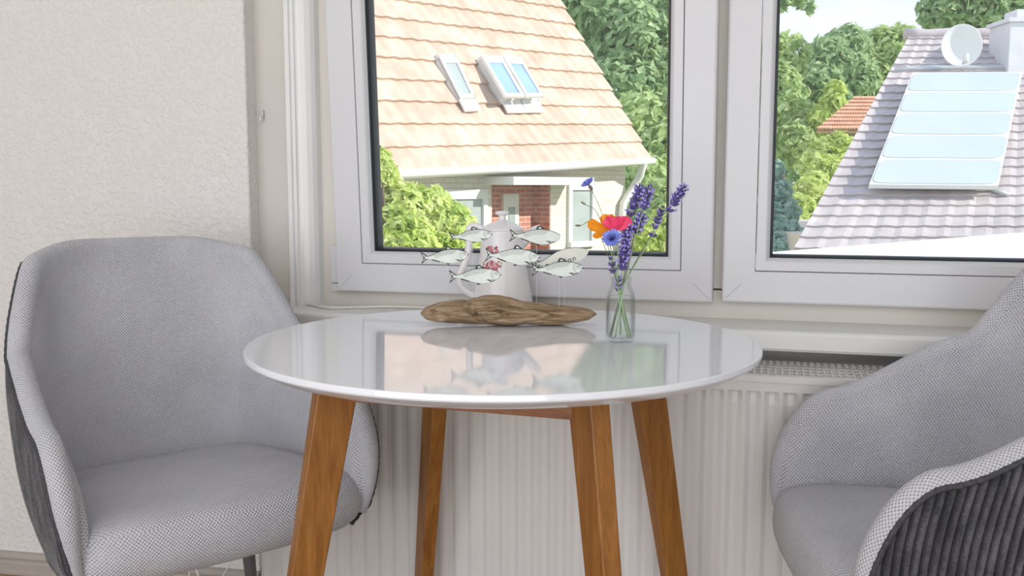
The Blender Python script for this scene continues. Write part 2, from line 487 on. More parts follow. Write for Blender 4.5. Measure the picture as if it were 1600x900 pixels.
def rim_pts():
    out = []
    for i in range(14):                                   # rounded front of the arm
        th = PI/2 * i / 14
        out.append((.085 * (1 - math.cos(th)), .388 + .210 * math.sin(th)))
    for i in range(1, 60):
        s = .085 + (HALF - .085) * i / 59
        h = .598 + .060 * sstep(.085, .30, s) + .030 * max(0, min(1, (s - .085)/.2))
        h += .155 * sstep(.295, .410, s) + .022 * sstep(.38, .56, s)
        out.append((s, h))
    return out
RIM = rim_pts()
def resample(pts, n):
    L = [0]
    for a, b in zip(pts, pts[1:]): L.append(L[-1] + math.hypot(b[0]-a[0], b[1]-a[1]))
    res = []; j = 0
    for i in range(n + 1):
        d = L[-1] * i / n
        while j < len(L) - 2 and L[j + 1] < d: j += 1
        f = (d - L[j]) / (L[j+1] - L[j]); res.append((lerp(pts[j][0], pts[j+1][0], f), lerp(pts[j][1], pts[j+1][1], f)))
    return res
def armchair(name, label, loc, rotz, lift=0.0):
    r = thing(name, label, 'armchair', loc, rotz, 'grey armchairs at the table')
    z0 = .350; TH = .037
    def build(nh, nv, what):
        half = resample(RIM, nh)
        rim = half + [(UT - s, h) for s, h in half[-2::-1]]
        rows_o, rows_i, uvo, uvi = [], [], [], []
        N = len(rim)
        def mid(k, v):
            s, h = rim[k]
            q = k / (N - 1)
            sb = lerp(UT * q, s, .55)
            sv = lerp(sb, s, v ** .8)
            return sv, lerp(z0 + .033 * (1 - sstep(0, .05, min(q, 1 - q))), h, v)
        grid = [[mid(k, v / nv) for k in range(N)] for v in range(nv + 1)]
        P = [[shell_pt(*g) for g in row] for row in grid]
        def normal(v, k):
            a = P[v][min(k+1, N-1)] - P[v][max(k-1, 0)]
            b = P[min(v+1, nv)][k] - P[max(v-1, 0)][k]
            n = a.cross(b)
            return n.normalized() if n.length > 1e-9 else Vector((0, 0, 1))
        Nn = [[normal(v, k) for k in range(N)] for v in range(nv + 1)]
        # make the normal point outwards
        c = P[nv//2][N//2]
        sg = 1 if Nn[nv//2][N//2].y > 0 else -1
        RT = [(P[nv][min(k+1, N-1)] - P[nv][max(k-1, 0)]).normalized() for k in range(N)]
        DV = [(Nn[nv][k]).cross(RT[k]).normalized() for k in range(N)]
        if DV[N//2].z < 0: DV = [-d for d in DV]
        def te(k): e = min(k, N - 1 - k) / (N - 1); return .45 + .55*sstep(0, .07, e)
        def th(v): return TH * (.55 + .45 * sstep(0, .5, v / nv))
        if what == 'outer':
            for v in range(nv + 1):
                ro, uo = [], []
                for k in range(N):
                    s, h = grid[v][k]
                    rib = abs(math.sin(PI * s / .0125)) ** .7
                    fade = sstep(1.0, .96, v / nv)
                    o = Nn[v][k] * sg * (th(v)*te(k)/2 - .0045 + .0055 * rib * fade)
                    ro.append(P[v][k] + o); uo.append((s, h))
                rows_o.append(ro); uvo.append(uo)
            return rows_o, uvo
        # lining: rolled rim, then the padded inside
        cap, uc = [], []
        cum = [0]
        for k in range(1, N): cum.append(cum[-1] + (P[nv][k] - P[nv][k-1]).length)
        for j in range(11):
            ph = PI * j / 10
            row, uu = [], []
            for k in range(N):
                d = DV[k]; n = Nn[nv][k] * sg
                row.append(P[nv][k] + (n * math.cos(ph) + d * math.sin(ph)) * TH/2 * te(k))
                uu.append((cum[k], .0062 * j))
            cap.append(row); uc.append(uu)
        ins, ui_ = [cap[-1]], [[grid[nv][k] for k in range(N)]]
        for v in range(nv - 1, -1, -1):
            w = 1 - v / nv
            pad = .012 * sstep(0, .22, w) 
            ins.append([P[v][k] - Nn[v][k]*sg*(th(v)/2 + pad)*te(k) for k in range(N)])
            ui_.append([grid[v][k] for k in range(N)])
        return (cap, uc), (ins, ui_)
    ro, uo = build(620, 26, 'outer')
    MB().grid(ro, uo).build('outer_shell', M['cord'], r, smooth=True, world=False)
    (ca, uc), (ri, ui) = build(110, 24, 'inner')
    MB().grid(ca, uc).grid(ri, ui).build('lining', M['waffle'], r, smooth=True, world=False, weld=True)
    # piping along the seam
    seam = [Vector(p) for p in ca[0]]
    seam = spline(seam, 3)
    pm = MB(); pp = []
    for i, p in enumerate(seam): pp.append(p)
    pm.tube(pp, [.0040 + .0004 * math.sin(i * 1.3) for i in range(len(pp))], 7)
    pm.build('piping', M['piping'], r, smooth=True, world=False)
    # seat cushion
    def outline(sc, dz):
        pts = []
        n = 96
        for i in range(n):
            a = 2*PI*i/n; c, s_ = math.cos(a), math.sin(a)
            e = 2/8.5
            x = math.copysign(abs(c)**e, c); y = math.copysign(abs(s_)**e, s_)
            w = lerp(.259, .208, (y + 1)/2)
            yy = lerp(-.252, .205, (y + 1)/2) - (.020 * (1 - x*x) if y < 0 else 0) * (-y)
            pts.append(Vector((x * w * sc, -.02 + (yy + .02) * sc, dz)))
        return pts
    rings = [(.05, .354), (.5, .352), (.74, .354), (.85, .359), (.92, .367), (.968, .380), (.992, .396), (1.0, .410), (.996, .422), (.980, .439), (.955, .450), (.92, .458), (.86, .464), (.75, .469), (.5, .474), (.25, .477), (.02, .478)]
    rows = []
    for sc, z in rings:
        row = outline(sc, z)
        for p in row:                                     # a little dished at the back, underside rises to the front corners
            if z > .43: p.z -= .012 * sstep(-.1, .2, p.y)
        rows.append(row)
    cu = MB().grid(rows, close=True)
    n = 96
    cu.add(rows[0], [tuple(range(n))]); cu.add(rows[-1], [tuple(range(n))])
    cu.build('seat', M['waffle'], r, smooth=True, world=False, boxuv=True)
    # base closing the shell
    bs = MB()
    rows = []
    for sc in (1.0, .5, .02):
        rows.append([Vector((p.x * sc * .95, p.y * sc * .95, z0 + .016)) for p in [shell_pt(UT * i / 60, z0) for i in range(61)] + [Vector((x/10*.2, -.2, z0)) for x in range(9, -10, -1)]])
    bs.grid(rows, close=True)
    bs.build('base_panel', M['cord'], r, world=False)
    for sx, sy in ((-1, -1), (1, -1), (1, 1), (-1, 1)):
        a = Vector((sx * .150, -.01 + sy * .140, .350)); b = Vector((sx * .200, -.01 + sy * (.235 if sy < 0 else .205), -lift))
        MB().tube([b, lerp(b, a, .5), a], [.0085, .0125, .0165], 20).build('leg', M['chair_leg'], r, smooth=True, world=False)
    return r
# a chair faces local -Y
def aim(dx, dy): return math.atan2(dx, -dy)
c1 = armchair('armchair', 'light grey waffle armchair with dark corduroy back, left of the table by the woodchip wall', (-1.016, 1.450, .016), math.radians(54), .016)
c1.scale = (1.0, .93, .99)
c2 = armchair('armchair', 'grey armchair with dark corduroy side cut off by the right picture edge', (.309, 1.486, 0), math.radians(-77))
c2.scale = (.88, .98, 1.045)
#__PART2_BEGIN__
# ------------------------------------------------------------------ things on the table and sill
M['glass'] = m_glass('clear_bottle_glass', (.995, 1, 1), (.86, .91, .92), .4, 1.4)
M['water'] = m_glass('vase_water', (.975, .99, .985), (.90, .95, .93), .4, 1.2)
M['stem'] = plain('green_stem', (.30, .44, .22), .55, var=.25, nscale=60)
M['stem_dark'] = plain('olive_stem', (.13, .16, .09), .6, var=.3, nscale=60)
M['lav_dark'] = plain('dark_lavender_bud', (.11, .085, .27), .75, var=.45, nscale=120)
M['lav_light'] = plain('violet_lavender_petal', (.40, .34, .78), .7, var=.2, nscale=120)
M['corn'] = plain('cornflower_blue_petal', (.27, .33, .80), .7, var=.25, nscale=90)
M['orange'] = plain('orange_poppy_petal', (.88, .30, .008), .55, var=.18, nscale=60)
M['pink'] = plain('pink_poppy_petal', (.90, .05, .14), .55, var=.25, nscale=60)
M['bud'] = plain('brown_flower_bud', (.22, .17, .12), .7, var=.3, nscale=100)
M['pot'] = plain('white_porcelain', (.84, .81, .82), .16, var=.015, spec=.6)
M['rose'] = plain('painted_rose', (.50, .11, .14), .35, var=.35, nscale=140)
M['rosepale'] = plain('painted_pale_rose', (.75, .42, .40), .35, var=.2, nscale=140)
M['olive'] = plain('painted_olive_leaf', (.38, .25, .10), .35, var=.35, nscale=140)
M['fish'] = plain('pale_fish_film', (.70, .74, .69), .35, var=.06, nscale=40)
M['fish_back'] = plain('cream_fish_back', (.74, .73, .66), .4, var=.03, nscale=40)
M['ink'] = plain('black_ink', (.02, .022, .022), .5)
M['inkgrey'] = plain('grey_ink', (.20, .21, .20), .5)
M['wire'] = plain('clear_nylon_wire', (.72, .72, .72), .3)

def m_drift():
    t = NT('weathered_driftwood').set((.4, .3, .2), .85, spec=.15)
    c = t.coord('Object', (5, 30, 30))
    f = t.noise(c, 2.6, 7, .68, 1.1); g = t.noise(t.coord('Object', (10, 90, 90)), 2.5, 5, .65, .4)
    h = t.math('ADD', t.math('MULTIPLY', f, .6), t.math('MULTIPLY', g, .4))
    t.l(t.ramp(h, [(.34, (.045, .028, .018)), (.43, (.24, .155, .09)), (.54, (.42, .30, .195)), (.66, (.62, .50, .36))]), t.b.inputs['Base Color'])
    t.bump(h, 1.0, .007)
    return t.m
M['drift'] = m_drift()

# ---- glass bottle vase
VB = at_z(969, 533.5, TZ)
VD = (VB - O).dot(CF)
MM = VD / FPX                                           # metres per photo pixel at the vase
def vase():
    t = thing('glass_bottle_vase', 'small clear glass bottle holding lavender and garden flowers on the table', 'vase', VB)
    o = [(0, .0006), (.017, .0004), (.0208, .002), (.0226, .006), (.0232, .012), (.0233, .030), (.0236, .060), (.0232, .068), (.0215, .076), (.0185, .083), (.0160, .088), (.0152, .091), (.0152, .0945), (.0166, .096), (.0170, .0985), (.0166, .1015), (.0155, .1025)]
    i = [(.0142, .1018), (.0138, .098), (.0138, .090), (.0150, .086), (.0195, .0765), (.0214, .067), (.0218, .058), (.0215, .012), (.0190, .0065), (0, .0055)]
    MB().lathe(o + i, 64).build('bottle', M['glass'], t, smooth=True, world=False)
    w_ = [(0, .0062), (.0186, .0070), (.0210, .012), (.0213, .058), (.0209, .067), (.0200, .0725), (0, .0722)]
    MB().lathe(w_, 48).build('water', M['water'], t, smooth=True, world=False)
vase()
VN = VB + Vector((0, 0, .094))                          # neck
def vp(px, py, off=0): return at_d(px, py, VD + off)
def stem_path(bloom_pts, ang, rb=.0165, neck=.007):
    a = math.radians(ang)
    bot = VB + Vector((math.cos(a)*rb, math.sin(a)*rb, .0085))
    nk = VN + Vector((-math.cos(a)*neck*.5, -math.sin(a)*neck*.5, 0))
    d = (bloom_pts[0] - VN); side = Vector((d.x, d.y, 0))
    if side.length > 1e-6: nk = VN + side.normalized() * min(neck, side.length)
    return spline([bot, lerp(bot, nk, .5) + Vector((0, 0, .0)), nk] + bloom_pts, 8)
GF = 'flowers in the glass bottle'
def lavender(label, spike, ang, whorls=None, skip=None, dark=.55, size=1.0, seed=1, gap=None):
    rnd = random.Random(seed)
    base, tip = spike[0], spike[-1]
    r = thing('lavender_sprig', label, 'flower', VB + Vector((0, 0, .008)), group=None)
    path = stem_path([base], ang)
    full = path + [lerp(base, tip, k/6) for k in range(1, 6)]
    MB().tube(full, [.00115 if i < 14 else .0008 for i in range(len(full))], 6).build('stem', M['stem_dark'] if seed % 2 else M['stem'], r, smooth=True)
    ax = (tip - base); L = ax.length; ax.normalize()
    nwh = whorls or max(3, int(L / .0052))
    m = MB()
    x = ax.orthogonal().normalized(); y = ax.cross(x)
    levels = [i / (nwh - 1) for i in range(nwh)]
    if gap: levels = [-gap] + levels
    for q in levels:
        c = base + ax * (L * q); s = size * (1.0 if q < .75 else 1.0 - .35*(q - .75)/.25)
        nb = 8 if q < .85 else 5
        for k in range(nb):
            a = 2*PI*(k + rnd.random()*.5)/nb
            o = (x*math.cos(a) + y*math.sin(a))
            d = (o * (.85 if q < .9 else .4) + ax * (.8 + rnd.random()*.4)).normalized()
            ln = (.0040 + rnd.random()*.0014) * s
            m.ellipsoid(c + o * .0012 + d * ln * .8, ln, .00135 * s, d, 6, 5, 0)
            if rnd.random() > dark:
                e = c + o*.0012 + d * ln * 1.75
                for z in range(3):
                    dd = (d + Vector((rnd.uniform(-1, 1), rnd.uniform(-1, 1), rnd.uniform(-1, 1))) * .9).normalized()
                    m.ellipsoid(e + dd*.0012*s, .0024*s, .0011*s, dd, 5, 4, 1)
            if rnd.random() < .35:
                e = c + o*.001; dd = (o + ax*.3 + Vector((rnd.uniform(-.4, .4),)*3)).normalized()
                m.ellipsoid(e + dd*.004*s, .0042*s, .0006*s, dd, 4, 4, 0)
    m.build('flower_spike', [M['lav_dark'], M['lav_light']], r, smooth=True)
lavender('tall lavender sprig, left one of the upright pair at the top of the bunch', [vp(988, 327, .004), vp(1000, 293, .004)], 200, seed=1, dark=.35, size=1.15, gap=.30)
lavender('tall lavender sprig, right one of the upright pair at the top of the bunch', [vp(1005, 327, -.004), vp(1015, 295, -.006)], 250, seed=2, dark=.4, size=1.15)
lavender('lavender sprig just under the upright pair, right of the pink bloom', [vp(992, 364, .002), vp(1003, 338, .004)], 215, seed=3, dark=.35, size=1.2)
lavender('long violet lavender sprig in the middle of the bunch reaching down to the bottle neck', [vp(972, 422, -.004), vp(977, 385, -.006), vp(982, 348, -.006)], 100, seed=4, dark=.3, size=1.25)
lavender('lavender sprig leaning right with small dark spike and separate lower whorl', [vp(1023, 357, 0), vp(1035, 325, .002)], 175, seed=5, dark=.75, size=.95, gap=.42)
lavender('lavender sprig reaching furthest right, in front of the window sash', [vp(1050, 321, -.004), vp(1068, 294, -.006)], 165, seed=6, dark=.5, size=1.15, gap=.35)
lavender('short dark lavender sprig at the left rim of the bottle', [vp(959, 426, -.006), vp(955, 406, -.008)], 60, seed=7, dark=.8, size=1.0)
lavender('stubby purple lavender sprig sunk inside the bottle neck', [vp(966, 455, -.002), vp(967, 434, -.004)], 320, seed=8, dark=.5, size=.85)

def petal(m, b, tipv, nrm, width, mi=0, cup=.2, wave=.08, n=8, base=.25):
    t = Vector(tipv); L = t.length; nrm = Vector(nrm); s = t.cross(nrm).normalized(); nn = s.cross(t).normalized()
    rows = []
    for i in range(n + 1):
        u = i / n
        wv = width * (base + (1 - base) * math.sin(min(1, u * 1.25) * PI/2)) * (1 if u < .85 else 1 - .25*((u-.85)/.15)**2)
        row = []
        for k in range(n + 1):
            v = k / n * 2 - 1
            row.append(Vector(b) + t * (u * (1 - .10*v*v*u)) + s * (v * wv/2) + nn * (L * (cup * u*u + .25*cup*v*v*u + wave * math.sin(v*5 + u*2) * u))) 
        rows.append(row)
    m.grid(rows, mi=mi)
def bloom_thing(name, label, cat): return thing(name, label, cat, VB + Vector((0, 0, .008)))
FWD = -CF
def cornflower(label, c, face, ang, mid=None, seed=1, R=.0125):
    rnd = random.Random(seed)
    r = bloom_thing('cornflower', label, 'flower')
    face = face.normalized()
    MB().tube(stem_path(([mid] if mid else []) + [c - face * .010], ang), .0006, 6).build('stem', M['stem'], r, smooth=True)
    cal = MB(); cal.ellipsoid(c - face * .0055, .0055, .0030, face, 10, 7)
    cal.build('calyx', M['bud'], r, smooth=True)
    x = face.orthogonal().normalized(); y = face.cross(x); m = MB()
    for ringi, (nf, tilt, ln) in enumerate(((13, .95, 1.0), (9, .5, .8), (5, .15, .6))):
        for k in range(nf):
            a = 2*PI*(k + rnd.random()*.4)/nf
            o = x*math.cos(a) + y*math.sin(a)
            d = (o * tilt + face * (1.05 - tilt*.75)).normalized()
            for j in (-1, 0, 1):
                dd = (d + (face.cross(o)) * j * .28 + Vector((rnd.uniform(-.1, .1),)*3)).normalized()
                petal(m, c, dd * R * ln * rnd.uniform(.85, 1.1), face, R * .26, 0, .15, .02, 3, .2)
    o = m.build('petals', M['corn'], r, smooth=True)
cornflower('blue cornflower at the top left end of the bunch on a long thin stem', vp(920, 289, .004), (-CR*.55 + CU*.75 - CF*.45), 330, mid=vp(944, 345, .006), seed=1, R=.0125)
cornflower('blue cornflower low in the bunch under the orange and pink blooms', vp(956, 374, -.014), (-CR*.2 + CU*.35 - CF*1.0), 290, seed=2, R=.0165)
def poppy():
    r = bloom_thing('orange_poppy', 'orange poppy with its petals spread to the left', 'flower')
    c = vp(950, 361, -.004)
    MB().tube(stem_path([c - CU*.004], 350), .0008, 6).build('stem', M['stem'], r, smooth=True)
    m = MB()
    petal(m, c, vp(917, 349, -.012) - c, CU*.35 - CF, .020, 0, .06, .03, 8, .3)
    petal(m, c, vp(926, 371, -.018) - c, CU*.3 - CF, .011, 0, .04, .03, 8, .4)
    petal(m, c, vp(945, 336, .006) - c, -CF, .019, 0, .12, .05, 8, .35)
    petal(m, c, vp(956, 337, .012) - c, -CF, .018, 0, .1, .05, 8, .35)
    petal(m, c, vp(968, 341, .012) - c, -CF + CU*.3, .016, 0, .1, .06, 8, .35)
    m.build('petals', M['orange'], r, smooth=True)
    r2 = bloom_thing('pink_poppy', 'pink red bloom sitting in front of the orange poppy', 'flower')
    c2 = vp(966, 359, -.012)
    MB().tube(stem_path([c2 - CU*.003], 20), .0008, 6).build('stem', M['stem'], r2, smooth=True)
    m = MB()
    petal(m, c2, vp(948, 341, -.022) - c2, CU*.4 - CF, .022, 0, -.18, .05, 8, .45)
    petal(m, c2, vp(983, 339, -.014) - c2, CU*.4 - CF, .020, 0, -.15, .06, 8, .4)
    petal(m, c2, vp(964, 341, -.026) - c2, CU*.4 - CF, .020, 0, -.2, .05, 8, .5)
    m.build('petals', M['pink'], r2, smooth=True)
poppy()
def bud(label, c, d, ang, mid, seed):
    r = bloom_thing('flower_bud', label, 'flower bud')
    MB().tube(stem_path([mid, c], ang), .0005, 6).build('stem', M['stem_dark'], r, smooth=True)
    m = MB(); m.ellipsoid(c + d.normalized()*.003, .0048, .0017, d, 8, 7); m.build('bud', M['bud'], r, smooth=True)
bud('small closed bud on a thin stem below the top cornflower', vp(914, 319, 0), -CR*.9 + CU*.5, 10, vp(936, 339, .004), 1)
bud('thin closed bud sticking out left of the orange poppy', vp(906, 352.5, -.006), -CR + CU*.02, 30, vp(930, 352, 0), 2)

# ---- driftwood with the wire fish
DC = at_z(795, 508, TZ)
DD = (DC - O).dot(CF) + .012
DM = DD / FPX
def driftwood_ornament():
    t = thing('driftwood_fish_ornament', 'driftwood stand with seven wire mounted fish on the white table', 'ornament', (DC.x, DC.y, TZ), YAW)
    topp = [(35, 742), (60, 715), (160, 688), (260, 674), (380, 657), (440, 643), (530, 638), (580, 652), (660, 668), (800, 690), (900, 700), (1050, 706), (1120, 726), (1148, 748)]
    bot = [(35, 752), (70, 786), (130, 805), (260, 812), (330, 814), (450, 818), (530, 826), (620, 826), (700, 816), (820, 826), (930, 824), (1020, 806), (1100, 790), (1148, 756)]
    topp = [(650 + x/4.09, 310 + y/4.09) for x, y in topp]; bot = [(650 + x/4.09, 310 + y/4.09) for x, y in bot]
    rows = []; n = 130; seg = 44
    x0, x1 = topp[0][0], topp[-1][0]
    for i in range(n + 1):
        px = lerp(x0, x1, i / n); yt, yb = interp(px, topp), interp(px, bot)
        X = (px - 795) * DM
        zt = TZ - 0 + (512.5 - yt) * DM * .95; zb = TZ + max(0, (512 - yb)) * DM * .95 + .0004
        hz = (zt - zb)/2; hy = min(.034, hz*1.25 + .006) if 0 < i < n else .002
        row = []
        for k in range(seg):
            a = 2*PI*k/seg; ca, sa = math.cos(a), math.sin(a)
            yy = hy * math.copysign(abs(ca)**.8, ca); zz = (zt + zb)/2 + hz * math.copysign(abs(sa)**.8, sa)
            p = Vector((X*6, yy*26, zz*26))
            d = noise.noise(p) * .38 + noise.noise(p * 2.7) * .2 + abs(noise.noise(Vector((X*9 + 5, a*1.7, 2)))) * -.25
            # deep diagonal cleft left of the middle
            g = (px - (742 + (ca*.5 + .5)*14 - sa*22)); d -= .34 * math.exp(-(g/5.5)**2) * (1 if ca < .3 else .3)
            g2 = (px - 800); d -= .3 * math.exp(-(g2/16)**2 - ((sa + .05)/.18)**2) * (1 if ca < 0 else 0)
            f = 1 + d * (1 if sa > -.75 else .25)
            row.append(Vector((X, yy * f, (zt + zb)/2 + (zz - (zt + zb)/2) * (f if sa > -.3 else 1))))
        rows.append(row)
    m = MB().grid(rows, close=True)
    m.add(rows[0], [tuple(range(seg))]); m.add(rows[-1], [tuple(range(seg))])
    m.v = [v - Vector((0, 0, TZ)) for v in m.v]
    m.build('driftwood', M['drift'], t, smooth=True, world=False, weld=True)
    def loc(px, py, off=0): return Vector(((px - 795) * DM, off, (512.5 - py) * DM * .99))
    OUT = [(.5, .02), (.47, .05), (.40, .085), (.28, .125), (.12, .145), (-.04, .13), (-.18, .085), (-.30, .04), (-.37, .028), (-.38, -.02), (-.28, -.045), (-.15, -.085), (0, -.13), (.14, -.155), (.28, -.135), (.40, -.085), (.47, -.03)]
    TAIL = [(-.37, .028), (-.50, .125), (-.485, .105), (-.445, .005), (-.485, -.095), (-.50, -.11), (-.38, -.02)]
    def fish(c, L, rot, detail=1, off=0, back=False, top=None):
        c0 = loc(c[0], c[1], off); L *= DM; a = math.radians(rot)
        def P(x, y, dz=0): return c0 + Vector(((x*math.cos(a) - y*math.sin(a)) * L, dz, (x*math.sin(a) + y*math.cos(a)) * L))
        TH = .0011
        def plate(m, pts, y0, y1, mi=0):
            V = [P(x, y, y0) for x, y in pts] + [P(x, y, y1) for x, y in pts]; n = len(pts)
            F = [tuple(range(n)), tuple(range(n, 2*n))[::-1]] + [(i, (i+1) % n, n + (i+1) % n, n + i) for i in range(n)]
            m.add(V, F, mi=mi)
        body = MB(); plate(body, OUT, -TH/2, TH/2)
        fo = body.build('fish', M['fish_back'] if back else M['fish'], t, world=False)
        tl = MB(); plate(tl, TAIL, -TH/2, TH/2)
        tl.build('tail_fin', M['fish_back'] if back else M['fish'], fo, world=False)
        ink = MB(); yf = -TH/2 - .0002; w = .00055
        def line(pts, r=w, mi=0): ink.tube([P(x, y, yf) for x, y in pts], r, 5, mi)
        line([(-.37, .028), (-.50, .125)], w*1.7); line([(-.445, .005), (-.485, .105)], w*1.1); line([(-.445, .005), (-.485, -.095)], w*1.1); line([(-.38, -.02), (-.50, -.11)], w*1.5)
        line([(-.415, .03), (-.45, .005), (-.42, -.03)], w*1.7)
        line(OUT[1:9], w*.9)
        line([(-.28, -.045), (-.12, -.10)], w*1.8)
        if not back:
            line(OUT[9:17], w*.55, 1)
            plate(ink, [(.0, .135), (.035, .205), (.08, .215), (.19, .14)], -TH/2 - .0003, TH/2, 0)
            plate(ink, [(.05, .155), (.06, .185), (.085, .185), (.12, .155)], -TH/2 - .0006, TH/2, 2)
            plate(ink, [(.02, -.14), (.04, -.175), (.10, -.155)], -TH/2 - .0003, TH/2, 0)
            plate(ink, [(.20, -.075), (.41, -.085), (.30, -.125)], -TH/2 - .0003, TH/2, 0)
            plate(ink, [(.27, -.085), (.36, -.09), (.31, -.105)], -TH/2 - .0006, TH/2, 2)
            for r_ in range(5):
                for k in range(15 - r_):
                    x = -.24 + k*.034 + r_*.012; yt = interp(x, [(p[0], p[1]) for p in OUT[8::-1]]) - .012 - r_*.019
                    if yt > -.06: line([(x, yt), (x + .012, yt - .011)], w*.62, 0)
        if detail and not back:
            ink.ellipsoid(P(.405, .035, yf), L*.016, .0005, Vector((1, 0, .2)), 8, 5, 0)
            line([(.405 + .032*math.cos(q/8*2*PI), .035 + .03*math.sin(q/8*2*PI)) for q in range(9)], w*.5, 1)
            line([(.33, .085), (.30, .03), (.31, -.02), (.345, -.06)], w*.7, 1); line([(.36, .06), (.345, .02), (.355, -.02)], w*.5, 1)
            line([(.5, .02), (.46, -.012)], w*1.4)
        ink.build('ink_drawing', [M['ink'], M['inkgrey'], M['fish']], fo, world=False)
        if back:
            cu = bpy.data.curves.new('text', 'FONT'); cu.body = 'Fon'; cu.size = .013; cu.extrude = .0002; cu.space_character = 1.25
            tx = bpy.data.objects.new('lettering', cu); COL.objects.link(tx)
            dg = bpy.context.evaluated_depsgraph_get(); me = bpy.data.meshes.new_from_object(tx.evaluated_get(dg)); bpy.data.objects.remove(tx)
            me.materials.clear(); me.materials.append(M['ink'])
            lt = link(bpy.data.objects.new('lettering', me)); lt.parent = fo
            q = P(.03, -.115, -TH/2 - .0003); lt.location = q
            lt.rotation_euler = Matrix.Rotation(-a - .08, 4, 'Y').to_3x3().to_4x4().to_euler() if False else (Matrix.Rotation(-(a + .12), 4, 'Y') @ Matrix.Rotation(PI/2, 4, 'X')).to_euler()
        wx = P(.03, -.14); zt = .012
        MB().tube([wx + Vector((0, .0006, 0)), Vector((wx.x, wx.y*.6 + .004, (512.5 - interp(795 + wx.x/DM, topp)) * DM * .9 - .004))], .00028, 5).build('wire', M['wire'], fo, world=False)
    fish((737, 372.5), 66, 4, 1, -.004)
    fish((836, 374), 80, -2, 0, .006)
    fish((801, 404), 84, -3, 1, -.010)
    fish((697, 405), 74, 4, 1, .002)
    fish((744, 434), 80, 2, 1, -.014)
    fish((876, 408.5), 90, 14, 0, .014, back=True)
    fish((870, 424), 80, 2, 1, -.006)
driftwood_ornament()

